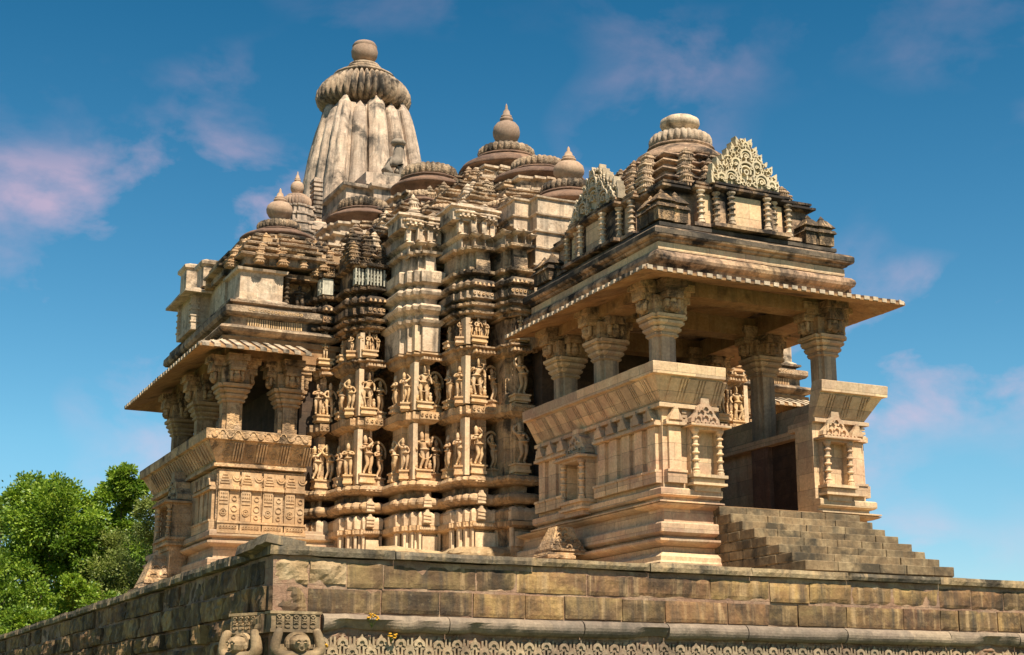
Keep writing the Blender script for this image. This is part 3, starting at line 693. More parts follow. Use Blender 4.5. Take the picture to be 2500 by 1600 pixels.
def lattice(parent, axis, fixed, c, z0, hw, h, th=.3, mat=PALE):
    """openwork gable: stepped, pointed outline with a field of small horseshoe arches"""
    prof = [(1.0, 0), (1.0, .10), (.93, .16), (.96, .24), (.80, .30), (.82, .38), (.66, .44), (.66, .52), (.50, .57), (.50, .66), (.36, .70), (.34, .79), (.20, .83), (.19, .92), (.08, .94), (.08, 1.0)]
    poly = [(a*hw, q*h) for a, q in prof]+[(-a*hw, q*h) for a, q in reversed(prof)]
    b = MB()
    def P(a, q, d): return (c+a, fixed-d, z0+q) if axis == 'x' else (fixed-d, c+a, z0+q)
    u = (1, 0, 0) if axis == 'x' else (0, 1, 0); td = Vector((0, 1, 0)) if axis == 'x' else Vector((1, 0, 0))
    b.prism(poly, P(0, 0, 0), u, (0, 0, 1), td*th)
    def width(q):
        t = q/h; best = 0
        for i in range(len(prof)-1):
            if prof[i][1] <= t <= prof[i+1][1]: best = max(prof[i][0], prof[i+1][0])
        return best*hw
    rr = random.Random(int(c*10)+int(hw*100))
    def R_(a, q, r, w_, t, a0=0, a1=2*PI, seg=9): b.ring(P(a, q, 0), u, (0, 0, 1), r, w_, tuple(-td*t), a0, a1, seg)
    big = [(0, h*.30, .26*hw), (0, h*.62, .17*hw), (-.48*hw, h*.14, .19*hw), (.48*hw, h*.14, .19*hw), (-.33*hw, h*.44, .13*hw), (.33*hw, h*.44, .13*hw), (-.8*hw, h*.10, .11*hw), (.8*hw, h*.10, .11*hw), (0, h*.84, .08*hw)]
    for a, q, r in big:
        R_(a, q, r, .05, .13, -.6, PI+.6, 12); R_(a, q, r*.62, .035, .10, -.4, PI+.4, 9); R_(a, q-.02, r*.26, .035, .12, 0, 2*PI, 7)
        b.prism([(-.03, 0), (.03, 0), (0, .13)], P(a, q+r, .12), u, (0, 0, 1), td*.12)
        for sg in (-1, 1): R_(a+sg*r*1.12, q-r*.55, r*.30, .03, .12, 0, 2*PI, 7)
    q = .06; row = 0
    while q < h*.98:
        w_ = width(q); a = -w_+(.05 if row % 2 else .11)
        while a < w_-.02:
            if min(math.hypot(a-x_, q-y_)-r_ for x_, y_, r_ in big) > .015:
                r = rr.uniform(.04, .06); t0 = rr.uniform(0, 6)
                R_(a+rr.uniform(-.02, .02), q+rr.uniform(-.02, .02), r, .026, rr.uniform(.06, .11), t0, t0+rr.uniform(3.2, 5.2), 6)
            a += .12
        row += 1; q += .10
    for t in range(14):     # crockets on the outline
        tt = t/14; ww = width(tt*h+.01)
        for s_ in (-1, 1):
            b.prism([(-.05, -.04), (.05, -.04), (.035+s_*.04, .05), (s_*.07, .11)], P(s_*ww, tt*h+.02, .04), u, (0, 0, 1), td*.22)
    return b.build('openwork_gable', mat, parent, .006)
GAB = stone('sandstone_gable_cream', (.74, .63, .42), (.66, .54, .34), (.78, .68, .50), block=(9, 9), mortar=0, st_amt=.25, st_lo=.66, streak=.1, bump=.3)
lattice(PR, 'x', yF-.45, cx0-.05, 15.16, 1.0, 1.38, .5, GAB)
b = MB()
GABG = stone('sandstone_gable_grey', (.72, .60, .43), (.60, .49, .34), (.80, .68, .50), block=(9, 9), mortar=0, st_amt=.5, st_lo=.55, streak=.2, bump=.5)
lattice(PR, 'y', xL-.45, cy0-.1, 15.16, 1.25, 1.25, .35, GABG)
lattice(PR, 'y', xL-.2, cy0+1.35, 15.14, .5, .75, .3, GABG)

# ---- back wall of the porch with the dark doorway
b = MB()
b.box(19.4, 20.9, 38.6, 39.2, 6.5, 12.5); b.box(23.6, 25.0, 38.6, 39.2, 6.5, 12.5); b.box(20.9, 23.6, 38.6, 39.2, 10.6, 12.5)
for s_ in (-1, 1):
    for k in range(2): b.box(22.25+s_*(1.0+k*.22), 22.25+s_*(1.18+k*.22), 38.5+.0+k*.03-.08, 38.62, 6.5, 10.6)
b.build('porch_back_wall', SHADE, T, .01)

b = MB(); b.box(20.4, 23.4, 31.9, 38.6, 6.4, 6.508); b.box(19.75, 24.15, 32.0, 38.6, 6.4, 6.504); b.build('porch_floor', REDD, T, 0)  # dark sheet laid over the base cap to cut bounced light
# ---- hall body and piers
PP = [(.0, 5.0), (.0, 6.20), (-.10, 6.24), (-.10, 6.70), (.04, 6.74), (.08, 6.78), (.08, 6.92), (-.0, 6.94), (.02, 7.22), (-.04, 7.30), (-.2, 7.34), (-.24, 7.42), (-.02, 7.45), (.09, 7.52), (.13, 7.60), (.10, 7.69), (-.02, 7.75),
      (-.22, 7.76), (-.22, 7.97), (.02, 8.0), (.12, 8.08), (.15, 8.13), (.12, 8.22), (-.05, 8.28), (-.26, 8.30), (-.28, 10.0), (-.14, 10.04), (-.02, 10.14), (-.02, 10.36), (-.10, 10.38), (-.28, 10.42),
      (-.28, 11.86), (-.2, 11.90), (-.12, 11.98), (-.10, 12.10), (.0, 12.14), (.0, 12.19), (-.26, 12.22), (-.28, 13.05)]
PU = [(-.14, 13.08), (-.14, 13.16), (.0, 13.19), (.02, 13.25), (-.12, 13.29), (-.12, 13.38), (.04, 13.42), (.06, 13.49), (-.16, 13.54), (-.16, 13.62), (-.02, 13.66), (-.02, 13.87), (-.16, 13.90), (-.14, 13.98),
      (.02, 14.03), (.05, 14.12), (-.08, 14.24), (-.22, 14.30), (-.22, 14.40), (.0, 14.44), (.02, 14.52), (-.18, 14.56), (-.20, 15.16), (.0, 15.20), (.02, 15.28), (-.15, 15.34)]
PPL = [(-.05, 12.24), (-.05, 13.02), (.05, 13.12), (.08, 13.2), (-.08, 13.24), (-.1, 13.4), (.06, 13.52), (.1, 13.62), (.04, 13.7), (-.14, 13.74), (-.12, 13.9), (.06, 14.0), (.1, 14.1), (.02, 14.2), (-.12, 14.24), (-.12, 14.34), (.04, 14.42), (.06, 14.74), (-.02, 14.8), (-.16, 14.84), (-.18, 15.3), (-.02, 15.34), (.0, 15.42), (-.15, 15.46)]
AM = 22.38
def mir(p): return (2*AM-p[0], p[1])
HL = [(17.2, 72), (17.2, 57.5), (16.9, 57.5), (16.9, 54.2), (14.6, 54.2), (14.6, 45.0), (15.2, 45.0), (15.2, 44.6), (16.45, 44.6), (16.45, 43.0), (17.7, 43.0), (17.7, 41.6), (18.9, 41.6), (18.9, 40.0)]
HP = HL+[mir(p) for p in reversed(HL)]
b = MB(); b.mould(HP, PP+PU, .8); HALL = b.build('hall_wall', TANC, T, .015)

PIERS = [  # xl, main panel x0, x1, front y
    (14.22, 14.45, 14.80, 44.3), (14.82, 15.34, 15.96, 42.6), (16.02, 16.52, 17.2, 41.0), (17.16, 17.55, 18.39, 39.5), (18.28, 18.45, 19.28, 38.75)]
def pier_plan(i):
    xl, x0, x1, y = PIERS[i]
    if i in (0, 4):
        return [(xl, y+2.6), (xl, y+.34), (xl+.14, y+.34), (xl+.14, y+.16), (x0, y+.16), (x0, y), (x1, y), (x1, y+2.6)]
    d = (x0-xl)
    return [(xl, y+2.0), (xl, y+.62), (xl+d*.3, y+.62), (xl+d*.3, y+.34), (xl+d*.62, y+.34), (xl+d*.62, y+.15), (x0, y+.15), (x0, y), (x1, y), (x1, y+2.0)]
fi = 0
def statue_group(parent, kinds, x, y, z, h, ped, pw, rot=0, halo=False, spread=.34):
    """pedestal slabs, figure(s) and back slab as one carved piece"""
    m = MB(); c, s_ = math.cos(rot), math.sin(rot)
    def bx(a0, a1, b0, b1, z0, z1):
        vs = []
        for q in (z0, z1):
            for a, bb in ((a0, b0), (a1, b0), (a1, b1), (a0, b1)): vs.append((x+a*c-bb*s_, y+a*s_+bb*c, q))
        m.add(vs, [(0,3,2,1),(4,5,6,7),(0,1,5,4),(1,2,6,5),(2,3,7,6),(3,0,4,7)])
    bx(-pw, pw, -.16, .3, z-.05, z); bx(-pw*.85, pw*.85, -.12, .3, z-ped*.55, z-.05); bx(-pw*.95, pw*.95, -.15, .3, z-ped*.8, z-ped*.55); bx(-pw*.75, pw*.75, -.08, .3, z-ped, z-ped*.8)
    n = len(kinds)
    for i, k in enumerate(kinds):
        off = (i-(n-1)/2)*spread*h
        put_fig(m, k, x+off*c, y+off*s_, z, h*(1 if i == n//2 or n == 1 else .93), rot, random.uniform(.95, 1.1))
    if halo:
        u = (c, s_, 0); cc = (x+.06*c-.12*s_, y+.06*s_+.12*c, z+h*.72)
        m.ring(cc, u, (0, 0, 1), h*.30, .07, (-.0*c, -.08, 0), -.4, PI+.4, 12)
    o = m.build('statue', STAT, parent, .006); return o
PIEROBJ = []
SCR = stone('sandstone_green_grey', (.60, .57, .46), (.46, .45, .36), (.68, .64, .52), block=(9, 9), mortar=0, st_amt=.6, st_lo=.5, bump=.4)
KUM = stone('sandstone_base_cream', (.72, .55, .36), (.60, .42, .265), (.78, .62, .42), block=(9, 9), mortar=0, st_amt=.4, st_lo=.58, streak=.25, bump=.45)
for i in range(5):
    xl, x0, x1, y = PIERS[i]; plan = pier_plan(i)
    b = MB(); b.mould(plan, PP, .45)
    e = MB(); c2 = MB()
    # cushions and vase-base broken into lobes, corner posts under the ledge
    front = [(x0, x1, y)]
    if i in (1, 2, 3): d = x0-xl; front += [(xl+d*.62, x0-.01, y+.15), (xl+d*.3, xl+d*.62-.01, y+.34), (xl, xl+d*.3-.01, y+.62)]
    for a0, a1, yy in front:
        n = max(1, round((a1-a0)/.23)); w_ = (a1-a0)/n
        for q in range(n):
            p0, p1 = a0+q*w_+.012, a0+(q+1)*w_-.012; h_ = random.uniform(-.01, .015)
            P_ = [(p0, yy+.5), (p0, yy-.03), (p1, yy-.03), (p1, yy+.5)]
            c2.mould(P_, [(.02, 6.94), (.035, 7.18), (.02, 7.25+h_), (-.02, 7.31+h_), (-.07, 7.34+h_)], 2)
            e.mould([(p0-.005, yy+.5), (p0-.005, yy-.05), (p1+.005, yy-.05), (p1+.005, yy+.5)], [(-.06, 7.44), (.03, 7.48), (.08, 7.54), (.095, 7.60), (.07, 7.68), (.01, 7.73), (-.06, 7.76)], 2)
        e.box(a0-.01, a1+.01, yy-.12, yy+.1, 6.79, 6.90)
        for xx in (a0, a1-.07): c2.box(xx, xx+.07, yy-.03, yy+.12, 6.2, 6.76)
        if a1-a0 > .4: c2.box(a0+.1, a1-.1, yy-.05, yy+.12, 6.2, 6.62)
    if i in (1, 2, 3):
        gx = x0+(x1-x0)*.3
        for z0, z1 in ((7.44, 7.84), (6.98, 7.38)):
            c2.prism([(-.12, 0), (.12, 0), (.12, z1-z0-.12), (.05, z1-z0-.06), (.03, z1-z0), (-.03, z1-z0), (-.05, z1-z0-.06), (-.12, z1-z0-.12)], (gx, y-.19, z0), (1, 0, 0), (0, 0, 1), (0, .14, 0))
            for q in range(3): c2.box(gx-.13, gx+.13, y-.21, y-.18, z0+.02+q*.1, z0+.05+q*.1)
        for q in range(int((x1-x0)/.055)): c2.box(x0+q*.055, x0+q*.055+.03, y-.135, y-.10, 6.81, 6.87)
        # flat pilaster strip beside the main figure
        for z0, z1 in ((8.3, 10.0), (10.42, 11.88), (12.24, 13.04)):
            c2.box(x0-.17, x0-.02, y+.14, y+.5, z0, z1)
    for z0 in (10.17,):
        n = int((x1-x0)/.13)
        for q in range(n):
            e.ring((x0+(q+.5)*(x1-x0)/n, y+.02, z0+.09), (1, 0, 0), (0, 0, 1), .038, .02, (0, -.035, 0), 0, 2*PI, 6)
    for z0, k in ((12.0, 7), (8.14, 4)):
        for q in range(k):
            xx = x0+(q+.5)*(x1-x0)/k+random.uniform(-.02, .02); e.frustum(xx-.04, xx+.04, y-.15, y+.1, z0-.06, z0+.02, .02)
    o = b.build('wall_pier', TANC if i != 2 else TAN, T, .016, extra=[(e, TAN), (c2, KUM)]); PIEROBJ.append(o)
    b = MB()
    if i == 2: b.mould(plan, PPL, .4)
    else: b.mould(plan, PU, .4)
    e = MB(); c2 = MB()
    if i != 2:
        n = int((x1-x0)/.13)
        for q in range(n):
            xx = x0+(q+.5)*(x1-x0)/n; e.ring((xx, y+.02, 13.79), (1, 0, 0), (0, 0, 1), .038, .02, (0, -.035, 0), 0, 2*PI, 6); e.frustum(xx-.04, xx+.04, y-.1, y+.1, 14.04, 14.12, .02)
    if i in (0, 1):
        for q in range(9):
            xx = xl+.2+(x1-xl-.25)*q/8; yo = y if xx > x0 else y+.18
            c2.box(xx-.025, xx+.025, yo+.08, yo+.3, 14.60, 15.14)
            for zz in (14.78, 14.98): c2.ring((xx+.03, yo+.14, zz), (1, 0, 0), (0, 0, 1), .06, .03, (0, .05, 0), 0, 2*PI, 6)
    xc = x0+(x1-x0)*.5-(.17 if i in (1, 2, 3) else 0); b.build('upper_pier', PALE if i == 2 else (TANC if i < 2 else TANW), o, .018, extra=[(e, STAT), (c2, SCR)])
    tiers = [(8.62, 1.28, .34), (10.68, 1.22, .26), (12.5, .62, .24)]
    for t, (z, h, ped) in enumerate(tiers):
        if i == 2 and t == 2: continue
        yy = y+.19
        if t < 2:
            hh = h*random.uniform(.95, 1.03)
            kinds = [(i*2+t*3) % 4]
            if i == 0: kinds = [2, 5] if t == 0 else [4, 3]
            if i == 4: kinds = [5]
            statue_group(o, kinds, xc, yy, z, hh if i else hh*.92, ped, .27, 0, spread=.34)
        else:
            statue_group(o, [2, 3, 5] if i in (1, 3) else [4], xc, yy, z, h, ped, .27, 0, spread=.42)
        if i in (1, 2, 3):
            statue_group(o, [[2, 4, 5][(i+t) % 3]], xl+.17, y+.46, z-.02, h*.82, ped, .15, R(-20))
            if t < 2: statue_group(o, [[5, 2, 4][(i+t) % 3]], x1+.0, y+.42, z-.05, h*.86, ped, .17, R(25), halo=True)
            statue_group(o, [[4, 5, 2][(i+t) % 3]], xl+.13, y+1.15, z-.02, h*.85, ped, .18, R(-90))
b = MB(); b.mould([(15.0, 42), (15.1, 40.75), (15.6, 40.45), (16.4, 40.3), (16.9, 40.35), (17.0, 39.3), (17.5, 38.95), (18.2, 38.85), (18.6, 39.0), (18.8, 39.6), (18.8, 42)], [(.0, 5.7), (.1, 5.9), (.12, 6.0), (.05, 6.08), (-.1, 6.16), (-.3, 6.18)], .22); b.build('broken_apron', BEARL, T, .09)
# upper storeys above piers: plain lime-washed blocks with wavy ledges
def block_storeys(parent, plan, z, n, h, mat, shrink=.10, top=None):
    b = MB(); prof = []
    for k in range(n):
        o = -.12-k*shrink
        prof += [(o, z), (o, z+h*.62), (o+.10, z+h*.72), (o+.14, z+h*.80), (o+.02, z+h*.9), (o-.06, z+h)]
        z += h
    b.mould(plan, prof, .3); return b.build('roof_block', mat, parent, .03), z
def rects(x0, x1, y0, y1, lobes, amp):
    """front edge broken into lobes so it reads as pilasters"""
    pts = [(x0, y1)]; n = lobes; w_ = (x1-x0)/n
    for i in range(n):
        f = amp*(1-abs((i+.5)/n*2-1))*1.0
        pts += [(x0+i*w_+.035, y0-f), (x0+(i+1)*w_-.035, y0-f)]
        if i < n-1: pts += [(x0+(i+1)*w_-.035, y0+.14-f*.5), (x0+(i+1)*w_+.035, y0+.14-f*.5)]
    pts.append((x1, y1)); return pts
for i in range(5):
    xl, x0, x1, y = PIERS[i]
    lo = rects(xl+.06, x1+.25, y+.45, y+3, 4, .35)
    if i in (2, 3):
        o, z = block_storeys(PIEROBJ[i], lo, 15.26, 2, .58, PALE)
        e = MB(); b = MB(); b.mould(rects(xl+.3, x1+.2, y+1.1, y+3.4, 3, .3), [(0, z-.1), (0, z+.12), (.18, z+.16), (.2, z+.24), (-.1, z+.34), (-.2, z+.5)], .3)
        for q, (dx, dy) in enumerate(((.25, .8), (1.0, .85), (.6, 1.5), (1.3, 1.6))):
            mini_spire(e, xl+.15+dx, y+dy, z-.1+.25*(q > 1), .75, .62, 2)
            P_ = [(xl+dx-.3, y+dy-.25), (xl+dx+.5, y+dy-.25), (xl+dx+.5, y+dy+.8), (xl+dx-.3, y+dy+.8)]; e.mould(P_, [(0, z-.2), (0, z+.15+.2*(q > 1)), (.1, z+.2+.2*(q > 1)), (.08, z+.27+.2*(q > 1)), (-.15, z+.34+.2*(q > 1))], .3)
        b.build('roof_block', TANC, PIEROBJ[i], .03, extra=[(e, PALE)])
    elif i == 4:
        o, z = block_storeys(PIEROBJ[i], lo, 15.26, 1, .6, PALE)
    else:
        o, z = block_storeys(PIEROBJ[i], lo, 15.26, 1, .42, ROOF)
        b = MB()
        for xx in (xl+.15, (xl+x1)/2, x1-.05): mini_spire(b, xx, y+.45, 15.26, .46, .8)
        for xx in (xl+.3, (xl+x1)/2+.25): mini_spire(b, xx, y+1.0, 15.6, .56, 1.05)
        b.mark(); b.box(xl+.1, x1, y+.5, y+1.6, 15.3, 15.75)
        b.build('small_shrine', TANC, PIEROBJ[i], .02)
# mirror of the two nearest piers and the wall figures, seen through the porch
def mirror_copy(o, parent):
    c = o.copy(); COL.objects.link(c)
    c.parent = parent
    return c
for i in (3, 4):
    src = PIEROBJ[i]; wl = src.matrix_world.translation
    c = src.copy(); COL.objects.link(c); c.parent = T; c.scale.x = -1; c.location = Vector((2*AM-T.location.x, -T.location.y, -T.location.z))
    for ch in src.children:
        d = ch.copy(); COL.objects.link(d); d.parent = c

# ---- hall roof: stepped pyramid with ledges, small shrines and domes
C0 = (AX, 47.3)
def scaled(P, s): return [(C0[0]+(x-C0[0])*s, C0[1]+(y-C0[1])*s) for x, y in P]
HQ = [(14.6, 53.6), (14.6, 45.0), (15.2, 45.0), (15.2, 43.6), (16.4, 43.6), (16.4, 42.0), (17.6, 42.0), (17.6, 40.6), (18.9, 40.6), (18.9, 39.4)]
HQ2 = HQ+[mir(p) for p in reversed(HQ)]
SCH = [.97, .925, .865, .79, .69, .57, .44, .32, .20]
z = 15.25; s_ = .97; kk = MB(); kd = MB()
tiers = []
for t in range(9):
    b = MB(); kk = MB(); kd = MB(); s_ = SCH[t]; P = scaled(HQ2, s_); h = .60
    b.mould(P, [(-.05, z-.3), (-.05, z+h*.52), (-.08, z+h)], .35)
    kk.mould(P, [(-.08, z+h*.45), (.08, z+h*.50), (.18, z+h*.58), (.19, z+h*.68), (.05, z+h*.74), (-.03, z+h*.78), (-.03, z+h*.86), (.05, z+h*.9), (.05, z+h*.98), (-.3, z+h+.01)], .3)
    for a_ in range(len(HQ)-1):      # flat pilaster blocks on the wall of the tier
        p0, p1 = Vector(scaled(HQ, s_)[a_]), Vector(scaled(HQ, s_)[a_+1]); Ln = (p1-p0).length; d_ = (p1-p0).normalized(); n_ = Vector((d_.y, -d_.x)); k_ = max(1, int(Ln/.42))
        for j_ in range(k_):
            q_ = p0+d_*Ln*(j_+.5)/k_; w2 = Ln/k_*random.uniform(.30, .44); pr_ = random.uniform(.05, .12)
            e0, e1 = q_-d_*w2-n_*.2, q_+d_*w2+n_*pr_; kd.box(e0.x, e1.x, e0.y, e1.y, z-.05, z+h*random.uniform(.42, .5))
    # ornaments along the left/front chain
    n = len(HQ)
    Q = scaled(HQ, s_)
    for a in range(n-1):
        p0 = Vector(Q[a]); p1 = Vector(Q[a+1]); Ln = (p1-p0).length; k = max(1, int(Ln/.55))
        d = (p1-p0).normalized(); nn = Vector((d.y, -d.x))
        for j in range(k):
            if random.random() < .15: continue
            q = p0+(p1-p0)*((j+.5)/k)-nn*.02
            u_ = random.random()
            (mini_spire(kk if u_ < .3 else kd, q.x, q.y, z-.05, random.uniform(.42, .72), random.uniform(.7, 1.05), 3) if u_ < .6 else kuta(kk, q.x, q.y, z+random.uniform(-.02, .05), random.uniform(.28, .42), random.uniform(.38, .6)) if u_ < .8 else kd.box(q.x-.28*random.uniform(.5, 1.2), q.x+.28, q.y-.22, q.y+.3, z-.1, z+random.uniform(.2, .5)))
    fr = Q[-1]; fx = 2*AM-fr[0]
    k = int((fx-fr[0])/.5)
    for j in range(k):
        if random.random() < .4: continue
        kuta(kk, fr[0]+(fx-fr[0])*(j+.5)/max(k, 1), fr[1], z, .36, .5)
    tiers.append(b.build('roof_tier', PALE, T, .045, extra=[(kk, TANW), (kd, PALE)]))
    z += h; s_ -= .096
# plain restored wall between the porch roof and the hall roof
b = MB(); zz = 12.6
prof = []
for k in range(8):
    o = -k*.05; prof += [(o, zz), (o, zz+.46), (o+.07, zz+.48), (o+.08, zz+.53), (o-.02, zz+.56)]; zz += .57
b.mould([(18.75, 43), (18.75, 39.5), (19.3, 39.5), (19.3, 39.0), (24.5, 39.0), (24.5, 39.5), (25.05, 39.5), (25.05, 43)], prof, .5)
b.build('plain_roof_wall', PALE, T, .015)
# axial domes
dome(T, AX+.05, 46.5, 20.5, 1.75, 1.05, .42, .50, 1.75, mat=REDD, bellh=.62)
dome(T, AX, 43.75, 19.15, 1.7, 1.0, .42, mat=REDD, bellh=.5)
dome(T, AX-.1, 41.35, 17.55, 1.5, .95, .38, .52, 1.35, mat=REDD, bellh=.5)
# lateral domes to the left
dome(T, 19.05, 46.8, 19.5, 1.4, 1.02, .48, mat=REDD, bellh=.42)
dome(T, 16.6, 46.8, 18.0, 1.3, .9, .42, mat=REDD, bellh=.36)
# small ribbed caps on the roof terraces
for x_, y_, z_ in ((18.2, 43.5, 17.35), (19.7, 42.2, 17.3), (16.9, 45.2, 17.2), (20.2, 44.3, 18.7), (18.3, 45.6, 18.55), (20.9, 43.0, 18.2)):
    dome(T, x_, y_, z_, .72, .5, .24, mat=REDD, bellh=.22, ribs=20)
    b = MB(); b.mould(stepped(x_, y_, .5, .5, [(.5, .1)]), [(.1, z_-.9), (.1, z_-.5), (.2, z_-.45), (.2, z_-.38), (0, z_-.35), (0, z_-.05)], .3); b.build('dome_base', PALE, T, .03)
# support blocks under the domes
b = MB()
for (x, y, zt, hw) in ((AX, 46.5, 20.3, 1.3), (AX, 43.75, 18.95, 1.35), (AX-.1, 41.35, 17.35, 1.2), (19.05, 47, 19.15, 1.15), (16.6, 47, 17.7, 1.1)):
    P = stepped(x, y, hw, hw, [(.6, .14), (.3, .25)])
    prof = []; z0 = zt-1.5; o = .55
    for k in range(3): prof += [(o-.1, z0), (o-.1, z0+.32), (o+.05, z0+.37), (o+.05, z0+.45)]; z0 += .5; o -= .22
    b.mould(P, prof, .3)
b.build('dome_base', PALE, T, .04)

# ---- left (south) balcony transept
def balcony(sgn):
    """sgn=1: left side in the picture; sgn=-1: mirrored copy to the far side (only what can be seen)"""
    M = (lambda x: x) if sgn == 1 else (lambda x: 2*AM-x)
    root_objs = []
    x0, x1, y0, y1 = 11.25, 14.9, 44.2, 52.5
    def pth(l): return l if sgn == 1 else [(2*AM-x, y) for x, y in reversed(l)]
    plan = pth([(x0, y1), (x0, y0), (x1, y0), (x1, y1)])
    b = MB(); b.mould(plan, base_prof(), .5)
    BASE = b.build('balcony_base', PINK, T, .012)
    b = MB(); path = pth([(x1, y1), (x0, y1), (x0, y0), (14.0, y0)])
    b.sweep(path, [(-.75, 6.9), (0, 6.9), (0, 8.72), (-.75, 8.72)], .5)
    fl = [(o, z-.08 if z < 9.3 else z-.05) for o, z in FLARE]
    b.sweep(path, fl, .5)
    PAR = b.build('parapet', TANC, T, .010)
    m = MB(); m.sweep(path, [(-1.0, 8.6), (-.15, 8.6), (-.15, 8.82), (-1.0, 8.82)], 1); m.build('seat_slab', TAN, PAR, .01)
    if sgn == 1:
        # carved panels on the lit end
        m = MB()
        n = 4; pw = 2.75/n
        for i in range(n):
            xa = x0+.03+i*pw; c = xa+pw/2
            m.box(xa+.02, xa+pw*.50, y0-.09, y0+.05, 7.16, 8.10); m.box(xa+pw*.54, xa+pw-.04, y0-.05, y0+.05, 7.16, 8.10)
            m.box(xa, xa+pw-.02, y0-.15, y0+.05, 8.10, 8.19); m.box(xa+.03, xa+pw-.05, y0-.11, y0+.05, 8.19, 8.24)
            m.box(xa+.02, xa+pw-.04, y0-.08, y0+.05, 8.24, 8.64)
            m.box(xa, xa+pw-.04, y0-.18, y0+.05, 6.86, 7.10); m.box(xa-.02, xa+pw-.02, y0-.21, y0+.05, 7.08, 7.14)
            m.box(xa, xa+pw-.02, y0-.22, y0+.05, 6.78, 6.87)
            # reliefs
            for (a, q, r_) in ((pw*.26, 7.42, .10), (pw*.26, 7.42, .05), (pw*.76, 7.55, .09), (pw*.76, 7.85, .07), (pw*.76, 7.3, .06)):
                m.ring((xa+a, y0-(.09 if a < pw*.5 else .05), q), (1, 0, 0), (0, 0, 1), r_, .026, (0, -.03, 0), 0, 2*PI, 12)
            for q in range(4): m.box(xa+.05, xa+pw*.46, y0-.115, y0-.08, 7.66+q*.11, 7.71+q*.11)
            for q in range(5): m.box(xa+.06+q*.055, xa+.09+q*.055, y0-.125, y0-.08, 7.84, 8.0)
            m.ring((xa+pw*.82, y0-.08, 8.50), (1, 0, 0), (0, 0, 1), .12, .04, (0, -.03, 0), PI, 2*PI, 9)
            m.ring((xa+pw*.82, y0-.08, 8.50), (1, 0, 0), (0, 0, 1), .06, .03, (0, -.03, 0), PI, 2*PI, 8)
            for q in range(4): m.box(xa+.06+q*.025, xa+.42-q*.025-.06, y0-.11, y0-.07, 8.28+q*.085, 8.33+q*.085)
            for q in range(6):
                m.ring((xa+.10+q*.09, y0-.18, 6.97), (1, 0, 0), (0, 0, 1), .036, .022, (0, -.03, 0), 0, 2*PI, 6)
                m.box(xa+.05+q*.09, xa+.07+q*.09, y0-.2, y0-.16, 6.9, 7.04)
        m.build('carved_panel', TAN, PAR, .005)
        m = MB()
        # seat back: scroll medallions between ribs, on the lit end
        n = 4; pw = 2.9/n
        for i in range(n):
            xa = x0+.05+i*pw
            for k in range(4):
                a = xa+.34+k*.085
                for (s0, z0_, s1, z1_) in ((.10, 8.98, .40, 9.48),):
                    m.add([(a, y0-s0+.02, z0_), (a+.05, y0-s0+.02, z0_), (a+.05, y0-s1+.02, z1_), (a, y0-s1+.02, z1_), (a, y0-s0-.05, z0_-.03), (a+.05, y0-s0-.05, z0_-.03), (a+.05, y0-s1-.05, z1_-.03), (a, y0-s1-.05, z1_-.03)],
                          [(0,1,2,3),(7,6,5,4),(0,4,5,1),(1,5,6,2),(2,6,7,3),(3,7,4,0)])
            vv = Vector((0, -.30, .50)).normalized(); nn = Vector((0, -.5, -.3)).normalized()*.035
            for r_, q in ((.13, .26), (.07, .26), (.06, .48), (.06, .05)):
                cpt = Vector((xa+.16, y0-.06, 8.96))+vv*q
                m.ring(cpt, (1, 0, 0), vv, r_, .028, nn, 0, 2*PI, 12)
        for k in range(13):    # meander on the cap
            m.ring((x0-.25+k*.235, y0-.52, 9.70+(.03 if k % 2 else .0)), (1, 0, 0), (0, 0, 1), .09, .025, (0, -.02, 0), (0 if k % 2 else PI), (PI if k % 2 else 2*PI), 8)
        m.build('relief_scrolls', TAN, PAR, .003)
        m = MB()
        pilaster_row(m, 'y', x0, 44.25, 46.4, 4, 7.2, 8.1, .36); m.mark(); pilaster_row(m, 'y', x0, 49.6, 51.8, 4, 7.2, 8.1, .36); m.mark()
        for k in range(26):
            y = 44.4+k*.29
            m.add([(x0-.08, y, 9.0), (x0-.08, y+.16, 9.0), (x0-.38, y+.16, 9.5), (x0-.38, y, 9.5), (x0-.13, y, 8.97), (x0-.13, y+.16, 8.97), (x0-.43, y+.16, 9.47), (x0-.43, y, 9.47)], [(0,1,2,3),(7,6,5,4),(0,4,5,1),(1,5,6,2),(2,6,7,3),(3,7,4,0)])
        m.mark(); PILR = m.build_each('pilaster_row', TAN, PAR, .006)
        m = MB(); niche(m, 'y', x0, 48.0, .8, 6.95, 7.95, .75, .95); m.box(x0-.6, x0, 47.3, 48.7, 5.2, 6.95); m.box(x0-.75, x0, 47.15, 48.85, 4.9, 5.5); m.build('niche', TANC, PAR, .01)
    # pillars
    if sgn == 1: pillar_set([(11.75, 44.85, 0), (11.75, 48.05, 0), (11.75, 51.3, 0), (13.55, 44.95, 0)], 8.8, (TANC, TAN, TANC), s=.31)
    else: pillar_set([(2*AM-11.75, 44.85, 0), (2*AM-11.75, 48.05, 0), (2*AM-13.55, 44.9, 0)], 8.8, (TANC, TAN, TANC), s=.31)
    zb = 12.29
    b = MB()
    for (a0, a1, b0, b1) in ((11.4, 15, 44.55, 45.2), (11.4, 12.1, 45.2, 51.6), (11.4, 15, 51.0, 51.65)): b.box(M(a0), M(a1), b0, b1, zb, 12.78)
    b.box(M(11.3), M(15.5), 44.5, 51.7, 12.78, 12.95); b.build('balcony_beams', EAVE, T, .01)
    b = MB(); b.box(M(14.0), M(14.6), 45.0, 46.9, 6.9, 12.5); b.box(M(14.0), M(14.6), 49.3, 54, 6.9, 12.5); b.box(M(14.0), M(14.6), 46.9, 49.3, 10.6, 12.5); b.build('balcony_inner_wall', SHADE, T, .01)
